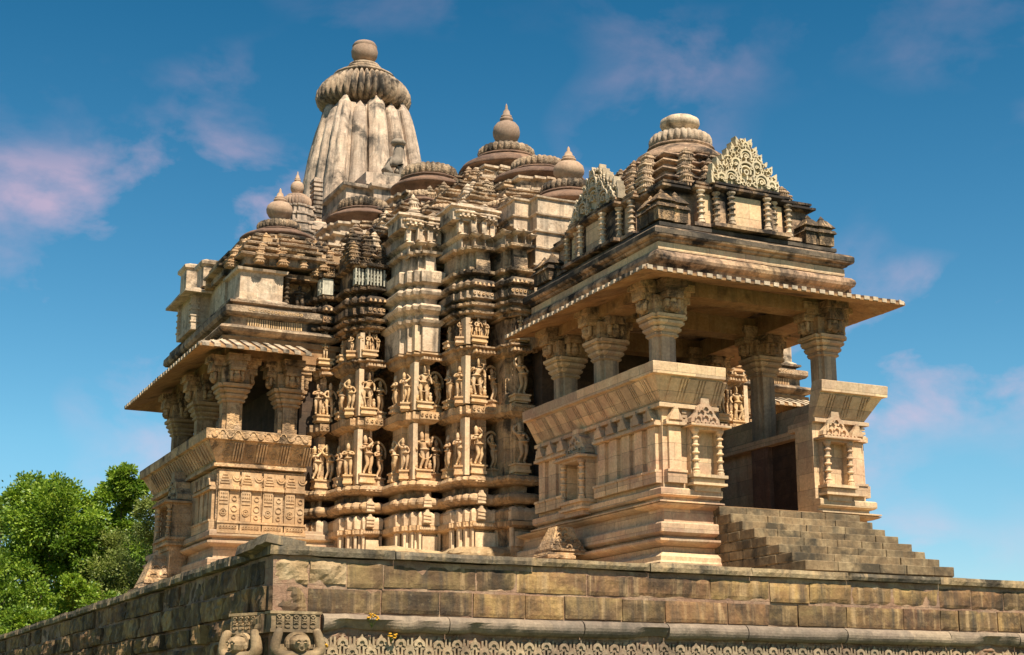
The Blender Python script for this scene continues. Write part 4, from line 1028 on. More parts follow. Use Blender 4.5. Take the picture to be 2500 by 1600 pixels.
    b = MB(); b.box(M(12.0), M(14.9), 44.9, 51.5, 12.2, 12.28); b.build('balcony_ceiling', SHADE, T, .0)
    b = MB(); b.box(M(12.0), M(14.9), 45.0, 51.2, 6.9, 7.0); b.build('balcony_floor', SHADE, T, .0)
    ep = pth([(14.9, 53.4), (11.3, 53.4), (11.3, 44.35), (13.9, 44.35)])
    eave(ep, 12.66, 12.33, -.25, .98, 'balcony_eave', EAVE, .36, ribmat=KUMB)
    # roof mouldings
    rplan = pth([(11.35, 53.0), (11.35, 44.45), (14.9, 44.45), (14.9, 53.0)])
    b = MB(); b.mould(rplan, [(-.1, 12.75), (-.1, 13.0), (.04, 13.03), (.16, 13.08), (.22, 13.16), (.16, 13.25), (.02, 13.30), (-.22, 13.32), (-.22, 13.62), (-.05, 13.66), (.02, 13.74), (.02, 13.92), (-.1, 13.96), (-.3, 14.0), (-.3, 14.06), (-.15, 14.1), (-.15, 14.18), (-.35, 14.2)], .5)
    e = MB()
    for k in range(24): e.box(M(12.1+k*.075), M(12.14+k*.075), 44.62, 44.68, 13.36, 13.6)
    for k in range(15): e.ring((M(12.1+k*.12), 44.44, 13.83), (1, 0, 0), (0, 0, 1), .04, .022, (0, -.03, 0), 0, 2*PI, 6)
    RF = b.build('balcony_roof', TANW, T, .018, extra=[(e, STAT)])
    # attic storey: lime-washed block at the front, niche with seated figure, recess at left
    b = MB()
    b.mould(pth([(11.8, 46.3), (11.8, 44.75), (13.25, 44.75), (13.25, 46.3)]), [(.12, 14.14), (.12, 14.22), (-.02, 14.3), (-.02, 15.16), (.1, 15.2), (.12, 15.28), (-.02, 15.32)], .4)
    b.mould(pth([(11.35, 50.95), (11.35, 50.1), (12.1, 50.1), (12.1, 50.95)]), [(.02, 15.6), (.02, 16.55), (.1, 16.62), (.12, 16.72), (-.1, 16.82)], .4)
    b.mould(pth([(11.55, 49.3), (11.55, 48.5), (12.3, 48.5), (12.3, 49.3)]), [(.02, 15.6), (.02, 16.3), (.1, 16.37), (.12, 16.46), (-.1, 16.56)], .4)
    b.mould(pth([(12.0, 50.2), (12.0, 46.2), (13.0, 46.2), (13.0, 50.2)]), [(0, 14.1), (0, 15.7), (.18, 15.76), (.2, 15.86), (-.1, 15.92), (-.1, 16.1), (.05, 16.15), (.05, 16.2), (-.3, 16.3)], .4)
    b.build('attic_block', PALE, RF, .03)
    b = MB()
    b.mould(pth([(11.75, 50.9), (11.75, 49.0), (11.9, 49.0), (11.9, 46.9), (12.2, 46.9), (12.2, 46.0), (13, 46.0), (13, 50.9)]), [(.1, 14.1), (.1, 14.22), (0, 14.28), (0, 15.45), (.14, 15.5), (.18, 15.6), (-.1, 15.68)], .4)
    b.box(M(11.36), M(12.0), 49.0, 50.95, 14.2, 15.5); b.box(M(11.3), M(11.8), 48.9, 51.0, 14.15, 14.3)
    for yy in (48.95, 50.8): 
        b.box(M(11.3), M(11.52), yy, yy+.22, 14.3, 15.45)
        for q in range(5): b.box(M(11.27), M(11.56), yy-.03, yy+.25, 14.42+q*.22, 14.47+q*.22)
    b.sweep(pth([(12.0, 51.1), (11.3, 51.1), (11.3, 48.8), (12.0, 48.8)]), [(-.3, 15.46), (.34, 15.36), (.34, 15.44), (-.3, 15.72)], .5)
    b.build('attic_gallery', PALE, RF, .02)
    b = MB(); colonette(b, M(13.42), 44.95, 14.22, 15.1, .07); b.box(M(13.3), M(14.4), 44.8, 45.5, 14.14, 14.22); b.box(M(13.3), M(14.4), 44.75, 45.5, 15.1, 15.25); b.box(M(13.3), M(14.4), 45.4, 45.6, 14.2, 15.1)
    put_fig(b, 4, M(13.9), 45.1, 14.2, .85, 0, 1.5); b.build('attic_niche', TANC, RF, .01)
    # stepped roof to the dome
    b = MB(); kk = MB(); z = 15.55
    for t, (hx, hy) in enumerate(((2.0, 2.7), (1.85, 2.5), (1.65, 2.2), (1.4, 1.8), (1.2, 1.4))):
        P = stepped(M(13.75), 47.3, hx-.1, hy-.1, [(.6, .12), (.35, .25)])
        b.mould(P, [(-.12, z-.1), (-.12, z+.12), (.08, z+.16), (.1, z+.22), (-.02, z+.27), (-.15, z+.28)], .4)
        n = 5
        for j in range(n):
            tt = -1+2*(j+.5)/n+random.uniform(-.04, .04)
            if random.random() < .35: kk.box(M(13.75+tt*hx*.86)-.16, M(13.75+tt*hx*.86)+.16, 47.3-hy-.14, 47.3-hy+.3, z-.1, z+.2)
            else: mini_spire(kk, M(13.75+tt*hx*.86), 47.3-hy-.06, z-.12, random.uniform(.26, .42), random.uniform(.3, .46), 2)
            if sgn == 1 and random.random() < .7: mini_spire(kk, 13.75-hx-.04, 47.3+tt*hy*.86, z-.12, random.uniform(.26, .42), random.uniform(.3, .46), 2)
        z += .27
    b.build('stepped_roof', TANW, RF, .025, extra=[(kk, TAN)])
    dome(T, M(13.7), 47.1, 16.98, 1.32, .76, .34, .45, 1.25, mat=REDD, bellh=.36)
    return RF
balcony(1); balcony(-1)

# ---- sanctum and main spire
b = MB()
P = stepped(AX, 62, 3.6, 3.6, [(.7, .5), (.4, .9)])
b.mould(P, [(0.3, 15), (0.2, 19), (.3, 19.1), (.3, 19.4), (0, 19.5), (-.1, 21.4), (.1, 21.5), (.1, 21.8), (-.3, 22)], .6)
SB = b.build('sanctum_upper_wall', SPIRE, T, .04)
def spire(cx, cy, z0, z1, hw0, hw1, parent, mat):
    """curved tower of rounded vertical ribs whose tops end as free petals"""
    b = MB(); n = 14
    def half(t): return hw1+(hw0-hw1)*(1-t**1.9)      # bulging curve
    # core
    vs = []; fs = []
    for k in range(n+1):
        t = k/n; h = half(t)*.90; z = z0+(z1-z0)*t
        for x, y in ((-1, -1), (1, -1), (1, 1), (-1, 1)): vs.append((cx+x*h, cy+y*h, z))
    for k in range(n):
        for i in range(4): j = (i+1) % 4; fs.append((k*4+i, k*4+j, (k+1)*4+j, (k+1)*4+i))
    fs.append(tuple(n*4+i for i in range(4))); b.add(vs, fs)
    ribs = [(-.86, .30, .00, .1), (-.46, .34, .14, .0), (0, .46, .26, .16), (.46, .34, .14, .05), (.86, .30, .0, .13)]   # centre, width, extra projection, extra height
    for side in range(4):
        ca, sa = math.cos(side*PI/2), math.sin(side*PI/2)
        for c, wd, pj, eh in ribs:
            eh += random.uniform(-.03, .04)
            vs = []; fs = []; m = 9; nn = n+4; zt = z1+.15+eh*2.2
            for k in range(nn+1):
                t = k/nn; z = z0+(zt-z0)*t; tt = min(1, (z-z0)/(z1-z0)); h = half(tt)
                if z > z1: h = hw1
                endt = max(0, (z-(zt-.75))/.75); wf = math.sqrt(max(0, 1-endt**2.6))*.98+.02
                bulge = 1+.0*t
                for i in range(m):
                    a = -1+2*i/(m-1); prof = (1-abs(a)**3.2)
                    u = (c*.93+a*wd*.5*wf)*h; d = h*(.88+pj*.55)+prof*h*.14*wf-endt*.06*h
                    x, y = u, -d; vs.append((cx+x*ca-y*sa, cy+x*sa+y*ca, z))
            for k in range(nn):
                for i in range(m-1): fs.append((k*m+i, k*m+i+1, (k+1)*m+i+1, (k+1)*m+i))
            # back skin
            base = len(vs)
            for k in range(nn+1):
                t = k/nn; z = z0+(zt-z0)*t; tt = min(1, (z-z0)/(z1-z0)); h = half(tt)
                endt = max(0, (z-(zt-.75))/.75); wf = math.sqrt(max(0, 1-endt**2.6))*.98+.02
                for a in (-1, 1):
                    u = (c*.93+a*wd*.5*wf)*h; d = h*(.74)
                    x, y = u, -d; vs.append((cx+x*ca-y*sa, cy+x*sa+y*ca, z))
            for k in range(nn):
                fs.append((k*m, (k+1)*m, base+(k+1)*2, base+k*2)); fs.append((k*m+m-1, base+k*2+1, base+(k+1)*2+1, (k+1)*m+m-1)); fs.append((base+k*2, base+(k+1)*2, base+(k+1)*2+1, base+k*2+1))
            b.add(vs, fs, False)
    return b.build('main_spire', mat, parent, .035)
CROWN = stone('sandstone_crown_streaked', (.52, .38, .25), (.36, .27, .19), (.60, .47, .33), block=(9, 9), mortar=0, st_amt=.95, st_lo=.47, streak=.6, stain=(.03, .026, .022))
SP = spire(AX, 62, 21.0, 28.55, 2.55, 1.72, T, SPIRE)
b = MB(); b.lathe(AX, 62, [(1.5, 28.2), (1.45, 28.9), (1.75, 29.0), (1.75, 29.1), (1.5, 29.15)], 40); b.build('spire_neck', REDD, SP, .02)
a = MB(); a.lathe(AX-.05, 62, [(1.6, 28.82), (1.95, 28.9), (2.16, 29.08), (2.25, 29.35), (2.2, 29.62), (2.02, 29.92), (1.74, 30.2), (1.42, 30.42), (1.2, 30.46)], 38*6, 38, .22); a.build('ribbed_crown', CROWN, SP, .01)
b = MB(); b.lathe(AX-.05, 62, [(1.3, 30.38), (1.46, 30.44), (1.46, 30.52), (1.12, 30.56), (.95, 30.6), (1.02, 30.66), (1.02, 30.76), (.8, 30.8), (.86, 30.86), (.86, 30.95), (.68, 30.99), (.72, 31.06), (.72, 31.14), (.48, 31.18), (.36, 31.34)], 44); b.build('spire_discs', CROWN, SP, .015)
b = MB(); b.lathe(AX-.05, 62, [(.36, 31.3), (.5, 31.42), (.6, 31.6), (.63, 31.83), (.58, 32.02), (.56, 32.07), (.59, 32.11), (.50, 32.26), (.34, 32.34), (.05, 32.36)], 32); b.build('pot_finial', SPK, SP, .01)
# forward porch block of the spire with the lion
b = MB(); P = [(19.5, 61), (19.5, 57.2), (20.6, 57.2), (20.6, 56.8), (23.4, 56.8), (23.4, 57.2), (24.5, 57.2), (24.5, 61)]
b.mould(P, [(.1, 20), (.1, 22.2), (.25, 22.3), (.25, 22.5), (0, 22.6), (0, 23.15), (.18, 23.22), (.2, 23.36), (0, 23.4)], .6)
b.box(20.3, 23.2, 57.0, 60, 23.4, 23.95)
b.build('spire_porch_block', SPIRE, SB, .03)
# lion
vs, fs = skinfig([(0, 0, .95), (.05, 0, .62), (.1, 0, .25), (-.42, .0, .62), (.12, 0, 1.22), (.1, 0, 1.42), (.38, 0, 1.38), (.14, .14, .55), (.16, .14, .0), (.14, -.14, .55), (.16, -.14, .0), (-.45, .16, .3), (-.2, .18, .05), (-.45, -.16, .3), (-.2, -.18, .05), (-.5, 0, .25)],
    [(0, 1), (0, 4), (4, 5), (5, 6), (1, 7), (7, 8), (1, 9), (9, 10), (1, 3), (3, 11), (11, 12), (3, 13), (13, 14)],
    [.24, .2, .2, .24, .2, .2, .11, .1, .09, .1, .09, .16, .1, .16, .1, .1])
LION = stone('sandstone_lion_grey', (.30, .25, .20), (.24, .20, .16), (.36, .3, .24), block=(9, 9), mortar=0, st_amt=.5, bump=.4)
m = MB(); m.add([(21.75+x*1.1, 57.3+y*1.1, 24.0+z*1.05) for x, y, z in vs], fs, True)
m.lathe(21.86, 57.3, [(.15, 25.45), (.30, 25.5), (.34, 25.6), (.24, 25.74), (.02, 25.78)], 14)
m.box(21.1, 22.4, 57.0, 57.8, 23.93, 24.06)
m.build('lion_statue', LION, T, .01)
# smaller engaged spires left of the main one
def small_spire(x, y, z0, zc, r, parent):
    b = MB(); P = stepped(x, y, r*1.0, r*1.0, [(.6, .12), (.3, .22)]); pr = []; n = 9
    for k in range(n):
        z = z0+(zc-z0)*k/n; o = .35*(1-(k/n)**2)-.1; hh = (zc-z0)/n
        pr += [(o, z), (o, z+hh*.7), (o+.05, z+hh*.75), (o+.05, z+hh*.95)]
    b.mould(P, pr, .5); o = b.build('engaged_spire', SPIRE, parent, .02)
    a = amal(x, y, zc, r*1.12, r*.78, 26, .13); a.build('ribbed_crown', SPK, o, .006)
    b = MB(); b.lathe(x, y, [(r*.8, zc+r*.75), (r*.75, zc+r*.95), (r*.4, zc+r*1.0)], 20); kalash(b, x, y, zc+r*.9, r*.5, r*2.0); b.build('pot_finial', SPK, o, .003)
small_spire(17.9, 59, 19.0, 22.55, .58, T)
b = MB()
for k in range(13): b.box(18.55, 18.95, 58.7, 59.3, 21.4+k*.2, 21.52+k*.2); b.box(18.6, 18.88, 58.76, 59.25, 21.52+k*.2, 21.6+k*.2)
b.box(17.0, 19.4, 58.4, 60.5, 18, 21.4)
b.build('spire_corner_strip', SPIRE, T, .02)

# mini shrine roofs that stand against the base
def base_shrine(x, y, z, sc):
    b = MB()
    b.box(x-.55*sc, x+.1, y-.5*sc, y+.5*sc, z-.6, z); b.sweep([(x+.1, y+.5*sc), (x-.55*sc, y+.5*sc), (x-.55*sc, y-.5*sc), (x+.1, y-.5*sc)], [(-.3, z), (.16, z-.02), (.16, z+.05), (-.3, z+.2)], .4)
    b.frustum(x-.55*sc, x+.55*sc, y-.5*sc, y+.5*sc, z+.12, z+.85*sc, .30*sc)
    for k in range(4):
        q = z+.2+k*.16*sc; e = (.5-.1*k)*sc
        b.box(x-e-.03, x+e, y-.52*sc+k*.09*sc, y+.5*sc-k*.09*sc, q, q+.05)
        for j in range(3-k//2): b.ring((x-e-.02+(2*e)*(j+.5)/3, y-.5*sc+k*.09*sc, q+.07), (1, 0, 0), (0, 0, 1), .07*sc, .03, (0, -.05, 0), 0, PI, 6)
    return b.build('miniature_shrine', TANC, T, .015)
base_shrine(18.1, 35.0, 5.45, 1.0)
base_shrine(10.6, 48.0, 5.3, 1.3)

# ------------------------------------------------------------ staircase
ST = thing('stone_staircase', 'weathered block staircase rising from the platform to the porch entrance', 'staircase', (22.4, 29.3, 4.6))
def steps():
    n = 8; z = 6.47; y = 30.75
    zt, yt = 6.47, 30.72
    for k in range(8):
        b = MB(); z1 = zt-.228*k; z0 = z1-.215; yf = yt-.478*k
        x = 20.25
        while x < 24.5-.01:
            L_ = random.uniform(.6, 1.2); x2 = min(24.5, x+L_)
            if 24.5-x2 < .3: x2 = 24.5
            j = random.uniform(-.012, .012)
            b.box(x+.006, x2-.006, yf+j, yf+.62, z0+.0, z1+random.uniform(-.008, .006)); x = x2
        # side blocks under each tread
        yy = yf+.6
        while yy < 31.4:
            l2 = random.uniform(.5, .9); b.box(20.25+random.uniform(-.015, .015), 20.7, yy+.006, min(31.6, yy+l2)-.006, z0, z1-.012); b.box(24.1, 24.5+random.uniform(-.015, .015), yy+.006, min(31.6, yy+l2)-.006, z0, z1-.012); yy += l2
        b.build('stone_step', STEP, ST, .012, bevel=.012)
    b = MB(); 
    for k in range(8): b.box(20.28, 24.47, yt-.478*k+.05, 31.4, 4.3, zt-.228*k-.03) if k == 7 else b.box(20.28, 24.47, yt-.478*k+.05, yt-.478*k+.6, 4.3, zt-.228*k-.03)
    b.build('stair_core', STEP, ST, 0)
steps()
# threshold slab at the top
b = MB(); b.box(20.45, 23.4, 30.95, 31.9, 6.3, 6.52); b.build('threshold', TAN, ST, .008)

# ------------------------------------------------------------ platform
PF = thing('stone_platform', 'high mossy block platform with carved frieze carrying the temple', 'platform', (22, 45, 0))
FLOOR = stone('platform_floor_sand', (.52, .38, .24), (.44, .31, .19), (.58, .44, .29), st_amt=.3)
PX, PY, PT = 7.95, 27.0, 4.6
X1, Y1 = 60.0, 76.0
b = MB(); b.mould([(PX+.07, Y1), (PX+.07, PY+.05), (X1, PY+.05), (X1, Y1)], [(0, 0), (0, 3.0), (0, 3.4), (0, 4.42)], .3); b.build('platform_core', PLATR, PF, .03)
b = MB(); b.box(PX+.5, X1, PY+.5, Y1, 4.3, 4.52); b.build('platform_floor', FLOOR, PF, 0)
def rough_block(b, x0, x1, y0, y1, z0, z1, face, amp=.03, div=5):
    """box whose outer face ('y' = -Y, 'x' = -X) is a lumpy grid with worn edges"""
    n = max(2, int(((x1-x0) if face == 'y' else (y1-y0))/.085)); m = max(2, int((z1-z0)/.07)); vs = []; fs = []
    sd = random.uniform(0, 50); bulge = random.uniform(-.005, .008); tl = random.uniform(-.012, .012)
    for j in range(m+1):
        for i in range(n+1):
            u, v = i/n, j/m
            e = (1-abs(2*u-1)**14)*(1-abs(2*v-1)**9)
            q = noise.noise(Vector((u*(n)*.35+sd, v*m*.35, sd)))*amp+noise.noise(Vector((u*n*.9+sd, v*m*.9, 3+sd)))*amp*.5
            d = -(e*(.018+bulge)+q*1.1+tl*(2*v-1))
            if face == 'y': vs.append((x0+(x1-x0)*u, y0+.04+d, z0+(z1-z0)*v))
            else: vs.append((x0+.04+d, y1+(y0-y1)*u, z0+(z1-z0)*v))
    for j in range(m):
        for i in range(n): a = j*(n+1)+i; fs.append((a, a+1, a+n+2, a+n+1))
    k = len(vs)
    # back rim
    rim = [i for i in range(n+1)]+[j*(n+1)+n for j in range(1, m+1)]+[m*(n+1)+i for i in range(n-1, -1, -1)]+[j*(n+1) for j in range(m-1, 0, -1)]
    for r_ in rim:
        v = vs[r_]; vs.append((v[0], y1, v[2]) if face == 'y' else (x1, v[1], v[2]))
    for a in range(len(rim)): c = (a+1) % len(rim); fs.append((rim[a], k+a, k+c, rim[c]))
    b.add(vs, fs, False)
def course(face, z0, z1, lo, hi, a0, a1, amp, name, mat, off=0, gap=.008, skipf=0, dep=.4, varz=.0, voff=.02):
    b = MB(); a = a0
    while a < a1-.05:
        l_ = random.uniform(lo, hi); a2 = min(a1, a+l_)
        if a1-a2 < lo*.5: a2 = a1
        if random.random() > skipf:
            o = off+random.uniform(-voff, voff)
            dz0 = random.uniform(0, varz); dz1 = random.uniform(0, varz)
            if face == 'y': rough_block(b, a+gap, a2-gap, PY+o, PY+dep, z0+dz0, z1-dz1, 'y', amp)
            else: rough_block(b, PX+o, PX+dep, a+gap, a2-gap, z0+dz0, z1-dz1, 'x', amp)
        a = a2
    return b.build(name, mat, PF, .006)
# front face
course('y', 4.42, 4.60, 1.3, 3.2, PX-.02, 46, .03, 'coping', COPE, -.10, .006, 0, .9, .02)
course('y', 3.88, 4.34, .55, 2.0, PX+1.5, 46, .012, 'block_course', PLAT, .0, .012, 0, .4, .05)
course('y', 3.40, 3.86, .5, 1.6, PX+.75, 46, .012, 'block_course', PLAT, -.02, .012, 0, .4, .025)
# broken facing near the corner
course('y', 3.90, 4.36, .5, .9, PX+.1, PX+1.5, .065, 'broken_block', BEARL, -.0, .015, 0, .4, .04, .04)
course('y', 3.41, 3.86, .5, .8, PX+.0, PX+.75, .06, 'broken_block', PLAT, .0, .012, 0, .4, .02, .02)
# half-round moulding
b = MB()
a = PX+1.0
while a < 46:
    l_ = random.uniform(1.8, 3.0); a2 = min(46, a+l_)
    n = 16; vs = []; fs = []; seg = 9; sd = random.uniform(0, 30)
    for i in range(n+1):
        x = a+.01+(a2-a-.02)*i/n
        for k in range(seg):
            t = k/(seg-1); ang = -PI*.42+PI*.9*t
            r_ = .17+.02*noise.noise(Vector((x*.8, k*.3, sd)))
            chip = max(0, noise.noise(Vector((x*1.7, sd, 0)))-.12)*.42*(1-k/6) if k < 5 else 0; chip += max(0, noise.noise(Vector((x*6, sd, 4)))-.3)*.12
            vs.append((x, PY-.02-math.cos(ang)*(r_-chip), 3.215+math.sin(ang)*.165+chip*.3))
        vs.append((x, PY+.4, 3.38)); vs.append((x, PY+.4, 3.05))
    q = seg+2
    for i in range(n):
        for k in range(q): fs.append((i*q+k, i*q+(k+1) % q, (i+1)*q+(k+1) % q, (i+1)*q+k))
    fs.append(tuple(range(q))); fs.append(tuple(n*q+k for k in reversed(range(q))))
    b.add(vs, fs, False); a = a2
b.build('half_round_moulding', stone('platform_moulding_grey', (.30, .235, .17), (.24, .185, .14), (.40, .31, .22), block=(9, 9), mortar=0, stain=(.05, .045, .035), st_amt=.6, st_lo=.52, streak=.3, bump=.7), PF, .01)
# crumbling core between moulding and frieze
course('y', 2.90, 3.06, .3, .8, PX+1.0, 46, .09, 'rubble_course', PLATR, .03, .01, 0, .4, .02, .04)
# carved frieze
b = MB(); x = PX+1.05
b.box(PX+.9, 46, PY+.08, PY+.4, 2.0, 2.92)
def arch_cell(b, x, z, w_, rr):
    b.ring((x, PY+.06, z), (1, 0, 0), (0, 0, 1), rr, .06, (0, -.10, 0), -.4, PI+.4, 10)
    b.ring((x, PY+.08, z), (1, 0, 0), (0, 0, 1), rr*.42, .04, (0, -.09, 0), 0, 2*PI, 8)
    for s_ in (-1, 1):
        b.ring((x+s_*rr*1.35, PY+.08, z-.10), (1, 0, 0), (0, 0, 1), rr*.6, .055, (0, -.10, 0), 0 if s_ < 0 else -PI*.5, PI*1.4 if s_ < 0 else PI, 8)
        b.prism([(-.02, -.2), (.02, -.2), (.02, .12), (-.02, .12)], (x+s_*rr*1.9, PY-.02, z), (1, 0, 0), (0, 0, 1), (0, .12, 0))
    b.prism([(-.05, 0), (.05, 0), (0, .09)], (x, PY-.03, z+rr), (1, 0, 0), (0, 0, 1), (0, .12, 0))
while x < 40:
    if noise.noise(Vector((x*.7, 5, 0))) > -.42:
        arch_cell(b, x, 2.84+random.uniform(-.015, .015), .4, .08); arch_cell(b, x+.19, 2.68, .4, .08); arch_cell(b, x, 2.5, .4, .08)
    else:
        for q in range(4): b.box(x+random.uniform(-.1, .15), x+random.uniform(.16, .3), PY-.03, PY+.1, 2.5+q*.11, 2.58+q*.11)
    x += .385
b.build('carved_frieze', stone('platform_frieze_buff', (.40, .30, .19), (.32, .22, .15), (.50, .40, .26), block=(9, 9), mortar=0, st_amt=.5, st_lo=.55, streak=.3, bump=.7), PF, .012)
# lower face down to the ground
course('y', 1.2, 2.0, .7, 1.3, PX, 46, .03, 'block_course', PLAT, -.05)
course('y', 0.0, 1.2, .7, 1.3, PX, 46, .03, 'block_course', PLAT, -.12)
# left face (recedes): coarse, bulging courses
course('x', 4.42, 4.62, .9, 2.0, PY+.9, Y1, .05, 'coping', COPE, -.12, .012, 0, .9, .02, .03)
course('x', 3.92, 4.38, .8, 2.2, PY+.5, Y1, .06, 'block_course', PLAT, -.0, .02, 0, .4, .03, .06)
course('x', 3.40, 3.88, .7, 1.9, PY+.2, Y1, .07, 'block_course', PLAT, -.08, .02, 0, .4, .03, .07)
course('x', 2.98, 3.37, .7, 1.7, PY+.2, Y1, .10, 'block_course', PLAT, -.10, .02, 0, .4, .04, .08)
course('x', 2.45, 2.95, .6, 1.6, PY+.2, Y1, .08, 'block_course', PLAT, -.04, .02, 0, .4, .04, .06)
course('x', 1.2, 2.42, .8, 1.6, PY, Y1, .06, 'block_course', PLAT, -.12, .02, 0, .4)
course('x', 0.0, 1.18, .8, 1.6, PY, Y1, .06, 'block_course', PLAT, -.2, .02, 0, .4)
# tilted broken coping stone at the corner
m = MB()
for k in range(8):
    x_ = .42*(1-.04*random.random()); y_ = -.75+k*.2
    if k == 0: ring0 = []
    ring0.append([(-x_, y_, -.09), (x_, y_, -.09), (x_, y_, .08), (-x_+random.uniform(0, .05), y_, .09)])
vs = [p for r_ in ring0 for p in r_]; fs = [(0, 1, 2, 3), (31, 30, 29, 28)]
for k in range(7): fs += [(k*4+i, k*4+(i+1) % 4, k*4+4+(i+1) % 4, k*4+4+i) for i in range(4)]
m.add(vs, fs); o = m.build('broken_coping', COPE, PF, .03); o.rotation_euler = (R(-5), R(6), R(7)); wchild(o, (PX+.18, PY+.72, 4.60), PF)
# corner bearer carvings: lattice block on top, half figure with raised arms below
def bearer(x, y, rot):
    m = MB(); 
    m.box(-.46, .46, -.14, .2, 3.07, 3.36); m.box(-.48, .48, -.16, .2, 3.02, 3.08); m.box(-.49, .49, -.17, .2, 3.35, 3.40)
    for i in range(5):
        for k in range(2):
            a = -.32+i*.16; q = 3.13+k*.13
            for u in (1, -1):
                m.prism([(-.055, -.01), (.055, .0), (.055, .02), (-.055, .012)] if k == 0 else [(-.055, .06), (.0, .0), (.055, .06), (0, .03)], (a, -.17, q), (1, 0, 0), (0, 0, u), (0, .04, 0))
            m.ring((a, -.14, q+.02), (1, 0, 0), (0, 0, 1), .05, .02, (0, -.035, 0), PI*.15, PI*.85, 5); m.ring((a, -.14, q+.02), (1, 0, 0), (0, 0, 1), .05, .02, (0, -.035, 0), PI*1.15, PI*1.85, 5)
    vs, fs = skinfig([(0, -.02, 1.9), (0, -.06, 2.2), (0, -.08, 2.42), (0, -.1, 2.52), (0, -.12, 2.60), (0, -.12, 2.72), (-.25, -.06, 2.42), (-.42, -.08, 2.52), (-.34, -.08, 2.84), (.25, -.06, 2.42), (.42, -.08, 2.52), (.34, -.08, 2.84), (-.3, -.05, 2.94), (.3, -.05, 2.94)],
        [(0, 1), (1, 2), (2, 3), (3, 4), (4, 5), (2, 6), (6, 7), (7, 8), (8, 12), (2, 9), (9, 10), (10, 11), (11, 13)],
        [(.24, .18), (.27, .2), (.24, .17), .11, .12, .11, .13, .11, .085, .13, .11, .085, .07, .07])
    m.add([(x*1.1, y*1.2-.22, z+.15) for x, y, z in vs], fs, True); m3 = m; m = MB()
    # face: brow, eyes, nose, mouth, ears, hair roll
    m.ring((0, -.10, 2.66), (1, 0, 0), (0, .1, 1), .19, .05, (0, .08, 0), -.3, PI+.3, 14)
    m.lathe(0, -.13, [(.02, 2.47), (.09, 2.50), (.14, 2.56), (.165, 2.64), (.16, 2.71), (.12, 2.78), (.02, 2.81)], 18)
    for s_ in (-1, 1):
        m.lathe(s_*.058, -.278, [(.004, 2.645), (.022, 2.652), (.03, 2.662), (.022, 2.672), (.004, 2.68)], 8)
        m.ring((s_*.058, -.30, 2.675), (1, 0, 0), (0, 0, 1), .042, .014, (0, .03, 0), .3, PI-.3, 6)
        m.lathe(s_*.165, -.1, [(.01, 2.54), (.035, 2.58), (.04, 2.65), (.02, 2.7)], 8)
    m.add([(-.028, -.285, 2.595), (.028, -.285, 2.595), (0, -.335, 2.60), (0, -.295, 2.675)], [(0, 1, 2), (0, 2, 3), (1, 3, 2)])
    m.ring((0, -.275, 2.572), (1, 0, 0), (0, 0, 1), .045, .018, (0, -.02, 0), PI*1.1, PI*1.9, 8)
    m3.add([(x*1.1, y*1.2-.22, z+.15) for x, y, z in m.v], m.f); m = m3
    m.box(-.38, .38, -.02, .3, 1.6, 3.05)
    o = m.build('bearer_figure', BEAR, PF, .006); o.rotation_euler = (0, 0, rot); wchild(o, (x, y, 0), PF)
BEAR = stone('platform_bearer_buff', (.52, .37, .20), (.42, .28, .15), (.60, .45, .26), block=(9, 9), mortar=0, st_amt=.6, st_lo=.52, streak=.4, bump=.7)
bearer(PX+.48, PY+.0, 0)
bearer(PX-.05, PY+.78, R(-62))

# ------------------------------------------------------------ loose stones on the platform edge
def loose(x, y, z, s, label):
    m = MB(); vs, fs = [], []
    m.lathe(0, 0, [(s*.5, 0), (s*.62, s*.12), (s*.5, s*.3), (s*.2, s*.42)], 7, smooth=False)
    o = m.build('loose_stone', PINK, None, .05); o.location = (x, y, z); tag(o, label, 'stone'); return o
# ------------------------------------------------------------ plants
def plant(x, y, z, s, label, fl):
    t = thing('flowering_weed', label, 'plant', (x, y, z))
    st = MB(); lf = MB(); fw = MB()
    for i in range(9):
        a = random.uniform(0, 2*PI); l_ = s*random.uniform(.5, 1); e = Vector((math.cos(a)*l_*.45, math.sin(a)*l_*.25-.06, l_*.8))
        st.add([(0, 0, 0), (.008, 0, 0), (e.x+.006, e.y, e.z), (e.x, e.y, e.z)], [(0, 1, 2, 3)])
        for k in range(5):
            p = e*random.uniform(.3, 1); d = Vector((random.uniform(-1, 1), random.uniform(-1, 1), random.uniform(-.3, .8)))*.045
            q = d.cross(Vector((0, 0, 1))).normalized()*.018
            lf.add([p, p+d*.5+q, p+d, p+d*.5-q], [(0, 1, 2, 3)])
        if fl:
            for k in range(2):
                p = e*random.uniform(.85, 1.05); fw.mark(); fw.lathe(p.x+.02*k, p.y, [(.004, p.z-.01), (.024, p.z), (.02, p.z+.016), (.004, p.z+.02)], 6)
    st.build('stem', LEAF1, t, 0, loc=(x, y, z)); lf.build('foliage', LEAF1, t, 0, loc=(x, y, z))
    if fl:
        for vv in (fw,): vv.v = [(a+x, b_+y, c+z) for a, b_, c in vv.v]
        fw.build_each('flower', YEL, t, 0)
YEL = simple('petal_orange_yellow', (.75, .36, .02))
LEAF1 = leafmat('weed_leaf', (.10, .14, .03), (.16, .2, .04), (.24, .26, .06))
plant(PX+1.95, PY-.14, 3.13, .36, 'orange flowered weed growing on the long half-round moulding of the platform', True)
plant(PX+2.35, PY-.1, 2.86, .22, 'small weed with orange flowers rooted in the crumbled gap above the frieze', True)
plant(PX+.95, PY-.2, 2.62, .26, 'yellow flowered weed beside the carved bearer at the platform corner', True)

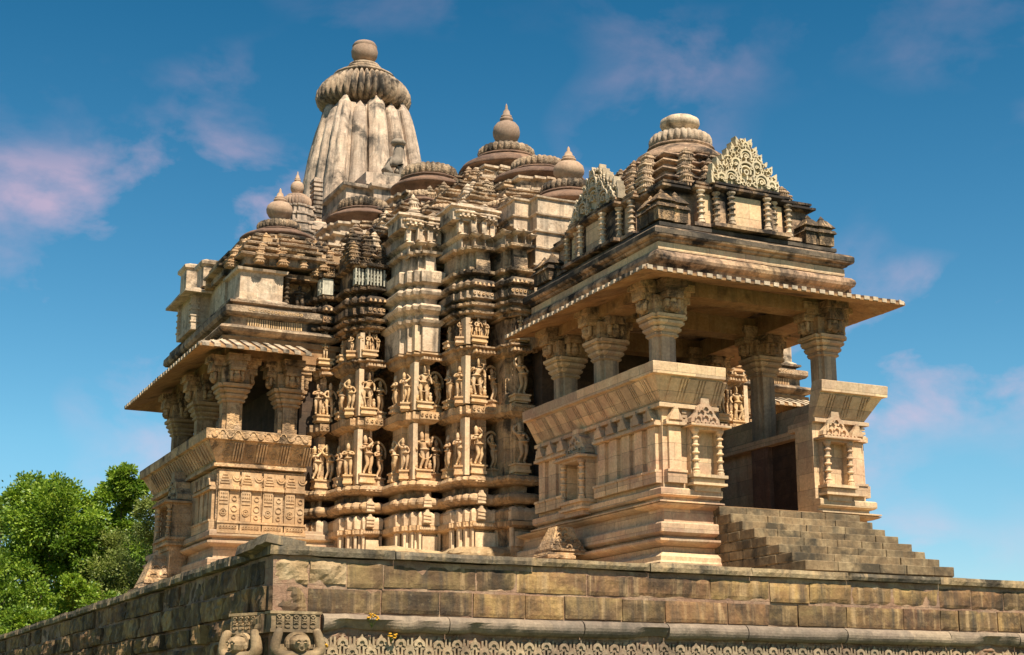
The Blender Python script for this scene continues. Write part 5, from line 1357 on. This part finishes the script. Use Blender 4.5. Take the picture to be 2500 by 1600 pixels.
# ------------------------------------------------------------ trees
def tree(name, x, y, base_r, h, n, label, mat, seed, leaf=.2, blobs=9, low=.15):
    rnd = random.Random(seed)
    t = thing(name, label, 'tree', (x, y, 0), 'trees beyond the platform')
    tr = MB()
    def limb(p0, p1, r0, r1):
        d = (p1-p0).normalized(); u = d.orthogonal().normalized(); v = d.cross(u); vs = []
        for p, r_ in ((p0, r0), (p0.lerp(p1, .5)+u*.1, (r0+r1)/2), (p1, r1)):
            for i in range(8): a = 2*PI*i/8; vs.append(p+u*math.cos(a)*r_+v*math.sin(a)*r_)
        fs = []
        for k in range(2):
            for i in range(8): j = (i+1) % 8; fs.append((k*8+i, k*8+j, (k+1)*8+j, (k+1)*8+i))
        tr.add(vs, fs, True)
    top = Vector((0, 0, h*.5)); limb(Vector((0, 0, 0)), top, .28, .16)
    cl = []
    for i in range(blobs+4):
        i = i % blobs; a = rnd.uniform(0, 2*PI); q = rnd.uniform(0, 1)**.6; zz = h*(low+(.93-low)*((i+.5)/blobs)); wid = base_r*math.sin(PI*min(1, max(.12, (zz/h)*.8+.12)))**.8
        c = Vector((math.cos(a)*wid*q*.8, math.sin(a)*wid*q*.8, zz)); r_ = base_r*rnd.uniform(.34, .55)
        if zz > h*.8: r_ *= .6
        cl.append((c, r_)); limb(top*rnd.uniform(.5, 1), c, .09, .03)
    tr.build('trunk', BARK, t, 0, loc=(x, y, 0))
    # sub-clumps: sprays of leaves around twig ends
    lf = MB(); vs = []; fs = []
    n = int(n*3.6); sub = []
    for c, r_ in cl:
        for k in range(30):
            d = Vector((rnd.gauss(0, 1), rnd.gauss(0, 1), rnd.gauss(0, .9))).normalized(); sub.append((c+d*r_*rnd.uniform(.55, 1.12), r_*rnd.uniform(.18, .34), d))
    per = n//len(sub)
    for c, r_, d0 in sub:
        for k in range(per):
            d = Vector((rnd.gauss(0, 1), rnd.gauss(0, 1), rnd.gauss(0, .8))); d.normalize()
            p = c+d*r_*rnd.uniform(.2, 1.15)
            u = (d0*.6+d+Vector((rnd.uniform(-.7, .7), rnd.uniform(-.7, .7), rnd.uniform(-.6, .3)))).normalized(); q = u.cross(Vector((rnd.uniform(-1, 1), rnd.uniform(-1, 1), rnd.uniform(.3, 1)))).normalized()
            s1 = leaf*rnd.uniform(.6, 1.25); q = q*s1*.33; b0 = len(vs)
            vs += [p, p+u*s1*.5+q, p+u*s1, p+u*s1*.5-q]; fs.append((b0, b0+1, b0+2, b0+3))
    lf.add(vs, fs); lf.build('crown', mat, t, 0, loc=(x, y, 0))
    return t
LG = leafmat('leaf_bright_green', (.10, .19, .015), (.19, .31, .025), (.36, .46, .06))
LG2 = leafmat('leaf_dark_green', (.08, .14, .012), (.15, .25, .02), (.27, .36, .045))
LG3 = leafmat('leaf_olive_pale', (.12, .17, .03), (.20, .25, .05), (.36, .40, .14))
def rayxy(px, dist):   # ground position of an image column at a distance (layout helper)
    a = math.atan2((px-1250), 3776)+PSI; return math.sin(a)*dist, math.cos(a)*dist
TREES = [('leafy_tree', 245, 86, 4.6, 15.6, 30000, 'tall bright green tree with the highest crown left of the temple', LG, .19),
         ('leafy_tree', 60, 84, 4.6, 14.2, 26000, 'bright green tree near the left edge of the photograph with a small top sprig', LG, .19),
         ('leafy_tree', 325, 82, 4.0, 14.3, 30000, 'pale olive small-leaved tree standing nearest the left balcony', LG3, .15),
         ('leafy_tree', 150, 98, 6.0, 15.2, 26000, 'dark green tree standing behind between the two bright crowns', LG2, .19),
         ('leafy_tree', 320, 100, 5.0, 13.0, 20000, 'dark tree behind the pale olive one, mostly hidden', LG2, .19),
         ('leafy_tree', 160, 79.5, 2.6, 8.6, 16000, 'low yellow-green bushy tree in front, just above the platform edge', LG, .18),
         ('leafy_tree', 25, 79.5, 2.6, 6.6, 12000, 'short bright green tree at the lower left corner behind the platform', LG, .18),
         ('leafy_tree', -10, 95, 5.4, 14.8, 20000, 'dark tree cut by the left edge of the photograph', LG2, .19)]
for i, (nm, px, d, br, h, n, lab, mt, lf_) in enumerate(TREES):
    x, y = rayxy(px, d); tree(nm, x, y, br, h, n, lab, mt, 100+i*7, lf_)

# ------------------------------------------------------------ ground
g = MB(); g.add([(-900, -200, 0), (1200, -200, 0), (1200, 1800, 0), (-900, 1800, 0)], [(0, 1, 2, 3)])
go = g.build('ground', simple('grass_ground', (.09, .11, .04)), None, 0); go['kind'] = 'structure'
